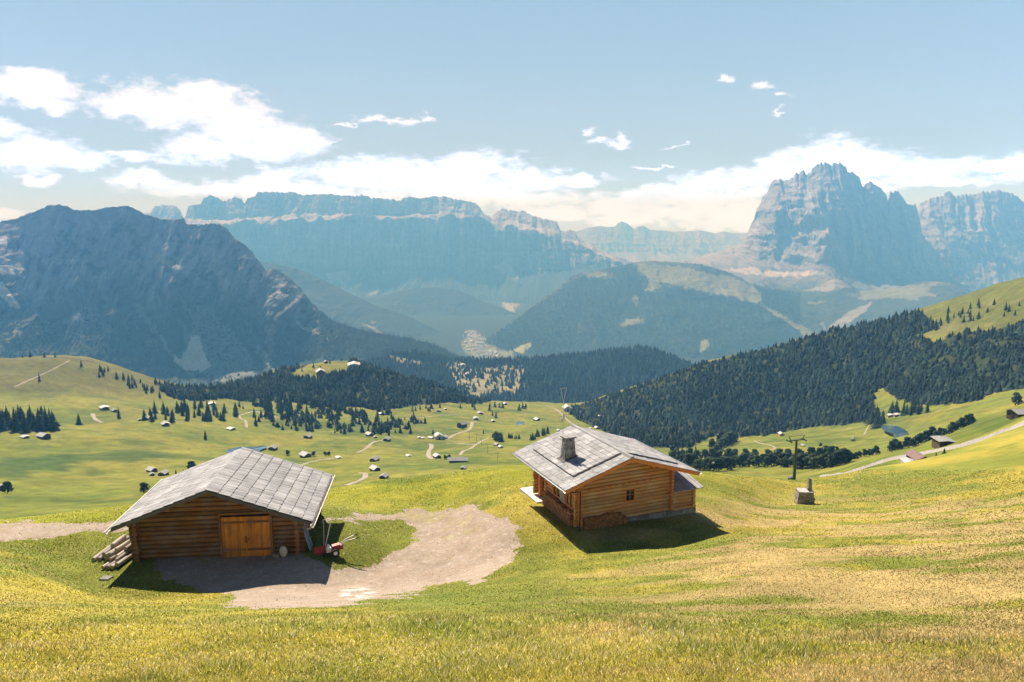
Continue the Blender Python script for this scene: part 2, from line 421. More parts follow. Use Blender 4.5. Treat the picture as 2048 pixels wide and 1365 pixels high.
# every row: (pixel x, pixel y, distance) of one lie of the land, from near to far
ROWS = [
    [(-400, 1365, 12), (0, 1365, 11.5), (500, 1365, 9.5), (1024, 1365, 9), (1550, 1365, 9.5), (2048, 1365, 11.5), (2450, 1365, 13)],
    [(-400, 1235, 21), (0, 1235, 19.5), (500, 1235, 17), (1024, 1235, 16), (1550, 1235, 17), (2048, 1235, 20), (2450, 1235, 22)],
    [(-400, 1105, 48), (0, 1110, 46), (220, 1183, 41), (450, 1195, 35), (660, 1180, 37), (850, 1170, 36), (1044, 1120, 38), (1250, 1110, 38), (1420, 1080, 42), (1590, 1080, 42), (1750, 1090, 40), (1900, 1100, 38), (2048, 1100, 38), (2450, 1100, 40)],
    [(-400, 1055, 60), (0, 1050, 57), (220, 1035, 56), (450, 1010, 54), (660, 1015, 52), (850, 1012, 52), (1044, 985, 50), (1250, 985, 55), (1420, 1000, 58), (1590, 1006, 75), (1750, 1010, 75), (1900, 1000, 75), (2048, 985, 75), (2450, 950, 80)],
    [(-400, 1046, 68), (0, 1038, 64), (220, 1013, 64), (450, 995, 64), (660, 976, 64), (790, 957, 64), (917, 944, 65), (981, 934, 66), (1044, 930, 66), (1150, 930, 70), (1250, 935, 75), (1420, 945, 85), (1500, 953, 95), (1590, 960, 110), (1660, 952, 118), (1740, 937, 125), (1830, 921, 133), (1900, 905, 140), (1960, 883, 150), (2048, 851, 160), (2450, 720, 170)],
    [(-400, 1085, 92), (0, 1080, 88), (450, 1050, 86), (917, 1000, 90), (1044, 985, 92), (1250, 985, 105), (1420, 975, 120), (1590, 973, 155), (1740, 950, 165), (1830, 936, 168), (1900, 915, 172), (1925, 905, 174), (1960, 891, 172), (1990, 878, 168), (2048, 851.5, 165), (2450, 721, 175)],
    [(-400, 1070, 240), (0, 1065, 240), (450, 1030, 250), (917, 985, 280), (1044, 965, 300), (1250, 965, 300), (1420, 955, 290), (1590, 958, 270), (1690, 950, 255), (1780, 921, 225), (1850, 909, 205), (1925, 893.5, 190), (1990, 873, 180), (2048, 850.5, 172), (2450, 718, 185)],
    [(-400, 1030, 340), (0, 1018, 345), (220, 1000, 360), (660, 962, 400), (1044, 922, 480), (1250, 926, 480), (1420, 937, 450), (1590, 945, 350), (1640, 947, 290), (1690, 945, 260), (1780, 913.5, 230), (1850, 901.5, 210), (1925, 885, 194.5), (1990, 863.5, 184.5), (2048, 841, 176.5), (2450, 706, 190)],
    [(-400, 940, 510), (0, 940, 520), (220, 930, 560), (450, 920, 600), (660, 910, 620), (850, 905, 640), (1044, 890, 680), (1250, 905, 620), (1420, 912, 600), (1590, 918, 520), (1750, 905, 450), (1830, 888, 420), (1900, 862, 400), (2048, 822, 370), (2450, 690, 370)],
    [(-400, 865, 740), (0, 862, 750), (220, 857, 780), (450, 850, 850), (660, 850, 880), (850, 850, 900), (1044, 845, 980), (1250, 862, 900), (1420, 880, 800), (1590, 868, 820), (1750, 868, 720), (1830, 860, 680), (1900, 838, 660), (2048, 800, 620), (2450, 670, 600)],
    [(-400, 805, 980), (0, 802, 1000), (220, 804, 1030), (450, 802, 1120), (660, 802, 1130), (850, 802, 1180), (1044, 813, 1250), (1140, 820, 1250), (1250, 845, 1080), (1420, 850, 960), (1590, 838, 960), (1750, 820, 900), (1900, 795, 820), (2048, 765, 780), (2450, 640, 740)],
    [(-400, 735, 1300), (-100, 722, 1300), (0, 717, 1300), (100, 714, 1300), (170, 718, 1300), (220, 730, 1310), (280, 748, 1320), (330, 764, 1330), (400, 775, 1340), (480, 765, 1350), (560, 744, 1350), (620, 730, 1350), (660, 725, 1350), (700, 724, 1350), (740, 732, 1350), (800, 748, 1360), (860, 766, 1370), (900, 780, 1380), (960, 800, 1400), (1044, 805, 1430), (1100, 809, 1450), (1140, 811, 1420), (1200, 797, 1330), (1250, 782, 1300), (1320, 757, 1290), (1400, 729, 1280), (1500, 706, 1280), (1600, 680, 1280), (1650, 666, 1280), (1720, 650, 1270), (1790, 634, 1260), (1840, 618, 1250), (1900, 598, 1240), (1960, 580, 1220), (2000, 565, 1200), (2048, 553, 1180), (2450, 430, 1100)],
    [(-400, 800, 1650), (0, 785, 1650), (330, 830, 1680), (660, 800, 1700), (900, 840, 1720), (1140, 850, 1750), (1400, 800, 1640), (1650, 740, 1620), (1840, 700, 1580), (2048, 640, 1500), (2450, 530, 1400)],
]
NAZ = 1500
AZ = np.linspace(R(-50), R(50), NAZ)
LR = np.concatenate([np.linspace(math.log(3), math.log(8), 14)[:-1], np.linspace(math.log(8), math.log(30), 150)[:-1], np.linspace(math.log(30), math.log(72), 330)[:-1], np.linspace(math.log(72), math.log(170), 90)[:-1], np.linspace(math.log(170), math.log(1700), 420)[:-1], np.linspace(math.log(1700), math.log(21000), 60)])
NR = len(LR)
RR = np.exp(LR)
def build_sheet():
    ts, ls = [], []
    ts.append(np.full(NAZ, 4.1 / 3.0)); ls.append(np.full(NAZ, math.log(3)))
    for row in ROWS:
        a = np.array(row, float); az, t = px_dir(a[:, 0], a[:, 1])
        tq = pchip_eval(az, t, np.clip(AZ, az[0], az[-1])); lq = pchip_eval(az, np.log(a[:, 2]), np.clip(AZ, az[0], az[-1]))
        ts.append(tq); ls.append(lq)
    for r, z in ((3000, -680), (4400, -832), (6000, -878), (9000, -950), (21500, -1150)):
        ts.append(np.full(NAZ, -z / r)); ls.append(np.full(NAZ, math.log(r)))
    ts, ls = np.array(ts), np.array(ls)
    Tg = np.empty((NR, NAZ))
    for j in range(NAZ):
        Tg[:, j] = pchip_eval(ls[:, j], ts[:, j], LR)
    X = RR[:, None] * np.sin(AZ)[None, :]; Y = RR[:, None] * np.cos(AZ)[None, :]
    Z = -Tg * RR[:, None]
    rr = RR[:, None]
    # hummocks of the pasture, small turf bumps near by
    hum = fbm(X / 75, Y / 75, oct=5, gain=.55) * 4.8 + fbm(X / 210 + 5, Y / 210, oct=2) * 4.5
    Z += hum * smooth(190, 480, rr) * (1 - smooth(1300, 1700, rr) * .5)
    Z += fbm(X / 6, Y / 6, oct=4) * .13 * smooth(9, 20, rr) * (1 - smooth(150, 300, rr)) + fbm(X / 1.1, Y / 1.1, oct=3) * .035 * (1 - smooth(60, 90, rr))
    # level pads under the two houses
    for (cx, cy, rz, z0, gx, gy, ri, ro) in ((-17.9, 42.0, .1077, -19.5, .0, -.03, 6.0, 10.5), (6.9, 46.6, .3968, -19.05, -.045, -.02, 5.2, 9.5)):
        dx, dy = X - cx, Y - cy
        lx = dx * math.cos(rz) + dy * math.sin(rz); ly = -dx * math.sin(rz) + dy * math.cos(rz)
        w = 1 - smooth(ri, ro, np.hypot(dx, dy))
        Z = Z * (1 - w) + (z0 + gx * lx + gy * ly + fbm(X / 2, Y / 2, oct=3) * .05) * w
    return X, Y, Z
GX, GY, GZ = build_sheet()
GT = -GZ / RR[:, None]
GPX, GPY = to_px(GX, GY, GZ)

def ground_z(x, y):
    a = math.atan2(x, y); l = math.log(math.hypot(x, y))
    ja = np.clip((a - AZ[0]) / (AZ[1] - AZ[0]), 0, NAZ - 1.001); j = int(ja); fa = ja - j
    i = int(np.clip(np.searchsorted(LR, l) - 1, 0, NR - 2)); fi = (l - LR[i]) / (LR[i + 1] - LR[i])
    z = GZ[i:i + 2, j:j + 2]
    return float((z[0, 0] * (1 - fa) + z[0, 1] * fa) * (1 - fi) + (z[1, 0] * (1 - fa) + z[1, 1] * fa) * fi)
def ground_hits(px, py, rmin=3.0):
    """first hit of the pixel rays on the sheet beyond rmin; returns x, y, z, r (nan where none)"""
    px = np.atleast_1d(np.asarray(px, float)); py = np.atleast_1d(np.asarray(py, float))
    az, t = px_dir(px, py)
    j = np.clip(np.round((az - AZ[0]) / (AZ[1] - AZ[0])).astype(int), 0, NAZ - 1)
    i0 = np.searchsorted(LR, np.log(np.broadcast_to(rmin, px.shape)))
    rr = np.full(px.shape, np.nan)
    for k in range(len(px)):
        col = GT[i0[k]:, j[k]]
        hit = np.nonzero(col <= t[k])[0]
        if len(hit):
            h = hit[0]; i = i0[k] + h
            if h == 0: rr[k] = RR[i]
            else:
                c0, c1 = GT[i - 1, j[k]] - t[k], GT[i, j[k]] - t[k]
                f = c0 / (c0 - c1 + 1e-12); rr[k] = math.exp(LR[i - 1] + f * (LR[i] - LR[i - 1]))
    return rr * np.sin(az), rr * np.cos(az), -rr * t, rr
def gpt(px, py, rmin=3.0):
    x, y, z, r = ground_hits(px, py, rmin)
    return float(x[0]), float(y[0]), float(z[0]), float(r[0])

YARD = [(330, 1120), (430, 1110), (480, 1105), (600, 1105), (660, 1140), (720, 1138), (765, 1118), (800, 1100), (826, 1082), (840, 1066), (832, 1052), (790, 1042), (720, 1042), (655, 1046), (655, 1036), (720, 1030), (780, 1025), (830, 1020), (880, 1015), (920, 1013), (960, 1015), (1000, 1028), (1030, 1045), (1048, 1062), (1040, 1090), (1010, 1130), (960, 1160), (900, 1172), (850, 1184), (790, 1192), (760, 1200), (720, 1208), (640, 1216), (560, 1222), (500, 1222), (450, 1214), (455, 1195), (400, 1185), (340, 1165), (300, 1150)]
LANE = [(-250, 1052), (0, 1046), (120, 1045), (200, 1043), (262, 1040), (420, 1030), (420, 1050), (300, 1060), (225, 1062), (150, 1072), (80, 1080), (0, 1083), (-250, 1092)]
CLEAR_C = [(572, 748), (600, 738), (620, 728), (655, 722), (692, 722), (712, 731), (700, 742), (662, 750), (640, 760), (600, 758)]
CLEAR_R = [(1735, 775), (1765, 765), (1790, 790), (1812, 806), (1760, 828), (1728, 812)]
BROWS = [(0, 1012), (0, 1040)]
F1 = [(1138, 816), (1200, 797), (1250, 781), (1320, 757), (1400, 729), (1500, 705), (1600, 679), (1650, 664), (1720, 648), (1790, 633), (1842, 624), (1862, 640), (1880, 657), (1830, 672), (1870, 690), (1900, 672), (1935, 663), (1975, 668), (2060, 640), (2060, 775), (2000, 785), (1950, 803), (1880, 812), (1830, 808), (1795, 795), (1765, 775), (1742, 788), (1748, 812), (1762, 842), (1700, 848), (1600, 858), (1560, 866), (1530, 872), (1480, 875), (1430, 872), (1400, 886), (1380, 897), (1300, 895), (1258, 888), (1200, 860), (1150, 838)]
F2 = [(305, 762), (350, 775), (400, 778), (480, 766), (560, 743), (620, 727), (700, 721), (800, 746), (860, 764), (900, 778), (985, 803), (960, 808), (900, 806), (820, 812), (760, 822), (700, 812), (640, 815), (560, 800), (500, 805), (450, 795), (400, 805), (340, 795)]

C_ = lambda *a: np.array(a, float)
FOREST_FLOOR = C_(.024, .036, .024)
def sheet_colours():
    X, Y, px, py, rr = GX, GY, GPX, GPY, np.broadcast_to(RR[:, None], GX.shape)
    big = fbm(X / 60, Y / 60, oct=4); mid = fbm(X / 9, Y / 9, oct=4)
    small = fbm(X / 1.6, Y / 1.6, oct=3)
    # streaks along the contour of the mown slope
    ax, ay = X * .97 + Y * .24, -X * .24 + Y * .97
    strk = fbm(ax / 13, ay / 3.4, oct=5, gain=.62); strk2 = fbm(ax / 4 + 9, ay / 1.1, oct=4)
    green = C_(.165, .180, .028); yellow = C_(.27, .225, .036); hay = C_(.345, .25, .10); dark = C_(.070, .115, .018)
    near = np.broadcast_to(green, X.shape + (3,)).copy()
    near = mixc(near, yellow, smooth(-.25, .35, mid + .4 * small))
    side = smooth(900, 1500, px) * smooth(960, 1030, py)
    front = smooth(1190, 1240, py) * .22
    hayw = np.clip(smooth(.0, .30, strk * .55 + .5 * fbm(ax / 5.5 + 3, ay / 2.6, oct=4) + strk2 * .4 + .32 * side + .12 * front - .10), 0, 1) * np.clip(side + front + .35 * smooth(250, 0, px) * smooth(1090, 1110, py), 0, 1)
    near = mixc(near, hay, hayw * .9)
    # low side of the yard and the foot of the slope stay green
    wet = np.exp(-(((px - 900) / 210) ** 2 + ((py - 1195) / 26) ** 2)) + .8 * np.exp(-(((px - 1060) / 70) ** 2 + ((py - 1130) / 50) ** 2)) + .7 * np.exp(-(((px - 760) / 60) ** 2 + ((py - 1070) / 30) ** 2)) + .6 * np.exp(-(((px - 260) / 90) ** 2 + ((py - 1170) / 30) ** 2))
    near = mixc(near, dark, np.clip(wet, 0, 1) * smooth(-.5, .3, mid + small * .5) * .8)
    brow = smooth(48, 58, rr) * (1 - smooth(105, 150, rr)) * smooth(1600, 1200, px)
    lush = C_(.235, .235, .018)
    near = mixc(near, lush, brow * .75); near = mixc(near, dark, brow * smooth(.05, .4, mid) * .7)
    # valley pastures
    pas = np.broadcast_to(C_(.20, .215, .055), X.shape + (3,)).copy()
    pas = mixc(pas, C_(.27, .245, .07), smooth(-.2, .4, big)); pas = mixc(pas, C_(.105, .15, .042), smooth(.05, .5, fbm(X / 45 + 31, Y / 30, oct=4)) * .8)
    pas = mixc(pas, C_(.30, .255, .09), smooth(.2, .5, fbm(X / 26 - 7, Y / 26, oct=3)) * .5)
    for (cx, cy, sx, sy, w) in ((95, 922, 110, 20, 1.0), (20, 935, 45, 26, .9), (262, 915, 90, 15, .9), (860, 893, 70, 12, .7), (820, 935, 60, 20, .4), (185, 945, 20, 10, .5), (620, 850, 110, 12, .6), (800, 858, 120, 16, .5), (130, 840, 160, 12, .5), (1800, 852, 70, 14, .3), (1990, 850, 60, 20, .6), (1760, 935, 60, 14, .5), (1170, 890, 60, 20, .5), (960, 905, 60, 20, .3)):
        q = ((px + mid * 14 + big * 40 - cx) / sx) ** 2 + ((py + mid * 4 + big * 10 - cy) / sy) ** 2
        pas = mixc(pas, C_(.075, .12, .04), smooth(1.3, .3, q) * w * (rr > 180))
    heath = C_(.155, .14, .075)
    hw = smooth(808, 775, py) * smooth(440, 300, px) * smooth(-.6, .2, big + .5)
    pas = mixc(pas, heath, np.clip(hw, 0, 1) * (rr > 900) * .8)
    top = smooth(690, 650, py) * smooth(1780, 1860, px) * (rr > 700)
    pas = mixc(pas, C_(.16, .165, .06), top); pas = mixc(pas, C_(.25, .21, .15), top * smooth(.25, .5, big + .4 * mid) * .8)
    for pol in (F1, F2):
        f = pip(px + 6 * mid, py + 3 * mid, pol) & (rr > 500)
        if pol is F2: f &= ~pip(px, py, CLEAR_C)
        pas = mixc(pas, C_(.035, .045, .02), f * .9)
    tus = fbm(X / 7, Y / 7, oct=4, gain=.65); pas = pas * (.62 * (1 + .38 * tus * (rr > 150)))[..., None] * C_(1.05, 1.10, .55)
    w = smooth(150, 230, rr) 
    w = np.where(px > 1600, smooth(175, 200, rr), w)
    c = near * (1 - w[..., None]) + pas * w[..., None]
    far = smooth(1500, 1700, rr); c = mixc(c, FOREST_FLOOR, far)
    for pol, cc in (([(920, 690), (935, 672), (960, 668), (985, 690), (1010, 705), (1030, 700), (1020, 720), (985, 725), (940, 712)], C_(.17, .18, .09)), ([(1002, 600), (1045, 602), (1032, 614), (1022, 630), (1010, 622)], C_(.26, .24, .16)), ([(930, 664), (948, 660), (956, 672), (940, 680)], C_(.20, .19, .12))):
        c = mixc(c, cc, (pip(px + 10 * mid, py + 4 * mid, pol) & (rr > 3500)) * .9)
    c *= (1 + .22 * small * (1 - smooth(40, 90, rr)) + .14 * mid)[..., None]
    return np.clip(c, .01, .9)
def build_ground():
    global SHEETCOL
    col = SHEETCOL = sheet_colours()
    V = np.stack([GX, GY, GZ], -1).reshape(-1, 3)
    Fc = grid_faces(NR, NAZ)
    jx = fbm(GX / 1.5, GY / 1.5, oct=4) * 30; jy = fbm(GX / 1.5 + 40, GY / 1.5, oct=4) * 15
    jx += fbm(GX / .35, GY / .35, oct=2) * 12; jy += fbm(GX / .35, GY / .35 + 9, oct=2) * 6
    dirt = (pip(GPX + jx, GPY + jy, YARD) | pip(GPX + jx * .6, GPY + jy * .6, LANE)) & (RR[:, None] < 75) & (RR[:, None] > 20)
    fd = dirt.ravel()[Fc].sum(1) >= 3
    lo = [(1640, 955), (1690, 950), (1780, 921), (1850, 909), (1925, 893.5), (1990, 873), (2048, 850.5), (2300, 770)]; up = [(1640, 951.5), (1690, 945), (1780, 915.5), (1850, 903.5), (1925, 887.2), (1990, 866), (2048, 843.5), (2300, 763)]
    rj = fbm(GX / 3, GY / 3, oct=2) * 1.2
    road = pip(GPX, GPY + rj, lo + up[::-1]) & (RR[:, None] > 164) & (RR[:, None] < 330)
    fr = (road.ravel()[Fc].sum(1) >= 2) & ~fd
    fine = fbm(GX / .5, GY / .5, oct=3); mid = fbm(GX / 3.5, GY / 3.5, oct=4)
    rc = np.broadcast_to(C_(.27, .245, .215), GX.shape + (3,)) * (1 + .15 * mid)[..., None]
    dc = np.broadcast_to(C_(.295, .232, .172), GX.shape + (3,)).copy()
    dc = mixc(dc, C_(.265, .20, .147), smooth(0, .5, mid)); dc = mixc(dc, C_(.38, .325, .28), smooth(.2, .6, fine) * .3)
    dc = mixc(dc, C_(.30, .27, .10), smooth(.25, .55, mid + .5 * fine) * .45 * smooth(1120, 1060, GPY))
    rut = fbm((GX * .8 + GY * .6) / 6, (-GX * .6 + GY * .8) / .7, oct=3); dc = mixc(dc, C_(.20, .155, .115), smooth(.15, .45, rut) * .28); dc = mixc(dc, C_(.46, .41, .36), (fbm(GX / .16, GY / .16, oct=2) > .52) * .45)
    dc = mixc(dc, C_(.56, .52, .47), smooth(1.2, .2, ((GPX - 715) / 40) ** 2 + ((GPY - 1188) / 14) ** 2) * smooth(-.2, .3, fine))
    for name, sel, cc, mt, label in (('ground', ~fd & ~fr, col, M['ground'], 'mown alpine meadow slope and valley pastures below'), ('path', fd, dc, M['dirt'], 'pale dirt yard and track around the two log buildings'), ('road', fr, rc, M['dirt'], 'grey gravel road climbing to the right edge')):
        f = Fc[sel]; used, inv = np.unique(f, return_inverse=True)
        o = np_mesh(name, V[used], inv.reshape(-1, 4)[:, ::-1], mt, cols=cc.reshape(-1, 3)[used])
        tag(o, label, kind='structure')
    return dirt
DIRT = build_ground()

# ------------------------------------------------------------------ mountains: ridge and slope contours lofted in depth, then broken into rock
TALUS, ROCK, ROCKD, FOREST, ALP = C_(.38, .34, .30), C_(.21, .19, .17), C_(.125, .12, .115), C_(.026, .042, .028), C_(.205, .20, .088)
def loft(name, label, rows, nu, nv, amp, colour, px0, px1, back=(1.10, 500), crest_j=3.0, strat=.20, teeth=.35, aniso=(1.6, .45), ledge=0.0, warp=0.0):
    """rows from the crest down: [(px, py, r)...]; nv[i] steps between row i and i+1; amp[i] relief (share of distance) at row i"""
    px = np.linspace(px0, px1, nu)
    Rw = []
    for row in rows:
        a = np.array(row, float)
        Rw.append((np.interp(px, a[:, 0], a[:, 1]), np.interp(px, a[:, 0], a[:, 2])))
    P, Q, A, VF = [], [], [], []
    for i in range(len(rows) - 1):
        for k in range(nv[i] + (1 if i == len(rows) - 2 else 0)):
            s = k / nv[i]
            P.append(Rw[i][0] * (1 - s) + Rw[i + 1][0] * s); Q.append(Rw[i][1] * (1 - s) + Rw[i + 1][1] * s)
            A.append(amp[i] * (1 - s) + amp[i + 1] * s); VF.append(i + s)
    py, r, A, VF = np.array(P), np.array(Q), np.array(A)[:, None], np.array(VF)[:, None]
    PX = np.broadcast_to(px, py.shape)
    seed = sum(map(ord, label)) % 97
    if warp:
        sh = fbm(PX / 46 + seed, py / 40, oct=4) * warp / (px[1] - px[0]); ii = np.clip(np.arange(nu)[None, :] + np.round(sh).astype(int) * (VF > .15), 0, nu - 1)
        r = np.take_along_axis(r, ii, 1); ker = np.ones(9) / 9; r = np.stack([np.convolve(np.pad(q, 4, 'edge'), ker, 'valid') for q in r])
    # contours wander a little; the crest gets teeth
    wob = fbm(PX / 38 + seed, py / 30, oct=4)
    py = py + wob * crest_j * np.clip(VF * 3, .25, 1.4 + 1.2 * smooth(.7, 1, VF)) + fbm(PX / 4.2 + seed, VF * 2.0 + 0 * PX, oct=3) * crest_j * teeth * np.exp(-VF * 8)
    py = py + fbm(PX / 20 + seed * 2, VF, oct=3) * ledge * np.exp(-((VF - 2) / .35) ** 2) - fbm(PX / 33 + seed, VF * 0, oct=3) * ledge * .5 * np.exp(-((VF - 1) / .3) ** 2)
    az, t = px_dir(PX, py)
    Xm, Zm = az * r, -t * r
    L = 420.0
    wx = fbm(Xm / 500 + seed, Zm / 500, oct=2) * 120
    fl = fbm((Xm + wx) / L * aniso[0] + seed, Zm / L * aniso[1], oct=6, gain=.58, ridged=True)
    fl2 = fbm(Xm / L * .5 + 3, Zm / L * .35 + seed, oct=3)
    fl3 = fbm(Xm / 60 + 7, Zm / 45 + seed, oct=4, gain=.6)
    strata = fbm(Xm / 700 + seed, (Zm + 40 * fl2) / 34, oct=3)
    r2 = r * (1 - A * (fl * .9 + fl2 * .9 + fl3 * .20 + strata * strat))
    X, Y, Z = r2 * np.sin(az), r2 * np.cos(az), -t * r2
    cc = colour(PX, py, VF + 0 * PX, fl, fl2, fl3)
    # the far side
    rb = r2[0] * back[0]; zb = Z[0] - back[1]
    V = np.concatenate([np.stack([rb * np.sin(az[0]), rb * np.cos(az[0]), zb], -1)[None], np.stack([X, Y, Z], -1)])
    cc = np.concatenate([cc[:1], cc])
    V2 = V.reshape(-1, 3)
    o = np_mesh(name, V2, grid_faces(V.shape[0], nu)[:, ::-1], M['rock'], cols=np.clip(cc, .01, .9).reshape(-1, 3))
    tag(o, label, kind='structure')
    return dict(o=o, X=X, Y=Y, Z=Z, px=PX, py=py, VF=VF + 0 * PX)
def patch(c, px, py, polys, colr, jx=3.0, w=.85):
    j1 = fbm(px / 7, py / 7, oct=3) * jx; j2 = fbm(px / 7 + 30, py / 7, oct=3) * jx
    for pol in polys:
        c = mixc(c, colr, pip(px + j1, py + j2, pol) * w)
    return c
def rowc(vf, stops):
    """colour by row index"""
    xs = [s[0] for s in stops]; cs = np.array([s[1] for s in stops])
    return np.stack([np.interp(vf, xs, cs[:, k]) for k in range(3)], -1)

def col_far(px, py, vf, a, b, d):
    c = rowc(vf, [(0, ROCK), (.5, ROCK * .9), (1, ROCK * .8)])
    return mixc(c, TALUS, smooth(.1, .6, d + a) * .5)
loft('mountain', 'faint far range of rocky peaks on the skyline between the massifs',
     [[(1100, 482, 20000), (1130, 470, 20000), (1150, 464, 20000), (1175, 456, 20000), (1200, 452, 20000), (1215, 455, 20000), (1230, 453, 20000), (1236, 446, 20000), (1244, 443, 20000), (1256, 448, 20000), (1268, 459, 20000), (1276, 453, 20000), (1288, 452, 20000), (1300, 460, 20000), (1330, 461, 20000), (1350, 464, 20000), (1385, 462, 20000), (1400, 461, 20000), (1430, 467, 20000), (1448, 463, 20000), (1465, 467, 20000), (1490, 466, 20000), (1530, 464, 20000)],
      [(1100, 505, 19000), (1530, 505, 19000)], [(1100, 570, 16500), (1530, 570, 16500)]], 300, [24, 20], [.004, .012, .01], col_far, 1100, 1530, crest_j=2)

def col_sella(px, py, vf, a, b, d):
    c = rowc(vf, [(0, ROCK * 1.25), (.85, ROCK * 1.1), (1.0, TALUS * .8), (1.9, TALUS * .75), (2.05, ROCKD * 1.1), (3, ROCKD * .9), (3.25, ROCKD * .7), (4, FOREST)])
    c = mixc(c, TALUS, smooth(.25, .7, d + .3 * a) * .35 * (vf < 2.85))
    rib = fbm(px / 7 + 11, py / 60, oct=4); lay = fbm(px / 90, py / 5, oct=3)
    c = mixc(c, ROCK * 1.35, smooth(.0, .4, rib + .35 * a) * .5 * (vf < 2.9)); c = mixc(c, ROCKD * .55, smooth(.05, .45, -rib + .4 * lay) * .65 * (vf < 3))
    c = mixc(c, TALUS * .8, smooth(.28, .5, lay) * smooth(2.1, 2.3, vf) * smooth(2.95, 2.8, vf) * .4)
    c = mixc(c, FOREST, smooth(2.75, 3.15, vf + .25 * b + .15 * d))
    c = patch(c, px, py, [[(650, 548), (690, 540), (705, 560), (690, 572), (660, 562)], [(640, 388), (668, 392), (676, 402), (640, 425), (596, 440), (618, 410)], [(1010, 520), (1040, 560), (1015, 555), (985, 535)], [(900, 528), (930, 540), (918, 546)], [(760, 487), (810, 485), (820, 492), (770, 494)], [(1005, 440), (1060, 436), (1095, 458), (1060, 472), (1030, 462)], [(855, 432), (885, 440), (870, 465), (850, 460)], [(620, 470), (640, 468), (632, 485)]], TALUS, w=.6)
    c = patch(c, px, py, [[(735, 586), (790, 575), (785, 583), (740, 592)]], ALP, w=.6)
    return c
sella_crest = [(270, 440, 12400), (284, 428, 12400), (292, 425, 12400), (300, 426, 12400), (308, 414, 12400), (325, 410, 12400), (345, 410, 12400), (360, 420, 12400), (367, 436, 12300), (371, 432, 12200), (377, 412, 12200), (390, 410, 12200), (403, 408, 12200), (407, 398, 12200), (420, 391, 12200), (433, 395, 12200), (445, 404, 12200), (458, 400, 12200), (470, 394, 12200), (482, 398, 12200), (489, 407, 12200), (495, 398, 12200), (510, 393, 12200), (517, 384, 12200), (545, 384, 12200), (570, 385, 12200), (578, 383, 12200), (592, 387, 12200), (610, 390, 12200), (625, 391, 12200), (640, 388, 12200), (665, 389, 12200), (690, 392, 12200), (718, 392, 12100), (724, 389, 12100), (740, 396, 12100), (780, 398, 12100), (800, 402, 12000), (806, 396, 12000), (820, 393, 12000), (835, 398, 12000), (850, 396, 12000), (870, 393, 12000), (890, 394, 12000), (910, 399, 11900), (930, 402, 11900), (948, 405, 11900), (960, 416, 11800), (970, 430, 11800), (984, 434, 11800), (993, 423, 11800), (1005, 418, 11800), (1020, 421, 11700), (1035, 424, 11700), (1045, 422, 11700), (1060, 428, 11600), (1080, 436, 11500), (1100, 440, 11500), (1113, 444, 11400), (1120, 460, 11400), (1132, 463, 11300), (1140, 458, 11300), (1150, 464, 11200), (1158, 478, 11100), (1170, 484, 11100), (1185, 489, 11000), (1200, 498, 10900), (1215, 506, 10800), (1260, 522, 10600), (1300, 540, 10500)]
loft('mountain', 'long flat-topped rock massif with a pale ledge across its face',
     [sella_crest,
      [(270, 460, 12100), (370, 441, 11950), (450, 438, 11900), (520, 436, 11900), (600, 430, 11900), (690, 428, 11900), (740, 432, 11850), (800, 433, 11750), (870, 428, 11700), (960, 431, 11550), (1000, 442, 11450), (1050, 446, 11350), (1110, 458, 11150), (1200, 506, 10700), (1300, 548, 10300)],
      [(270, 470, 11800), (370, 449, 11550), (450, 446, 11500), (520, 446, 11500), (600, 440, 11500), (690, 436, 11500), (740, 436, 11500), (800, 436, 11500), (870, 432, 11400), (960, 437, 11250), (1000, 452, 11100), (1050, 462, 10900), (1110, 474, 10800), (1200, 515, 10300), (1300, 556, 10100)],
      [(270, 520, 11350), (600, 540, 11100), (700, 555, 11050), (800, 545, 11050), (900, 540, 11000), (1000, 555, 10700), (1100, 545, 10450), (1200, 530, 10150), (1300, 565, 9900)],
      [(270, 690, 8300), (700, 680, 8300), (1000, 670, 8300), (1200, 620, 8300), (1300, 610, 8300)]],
     900, [26, 10, 46, 40], [.006, .014, .012, .022, .012], col_sella, 270, 1300, crest_j=2.4, strat=.10, teeth=1.1, aniso=(2.0, .28), ledge=9.0)

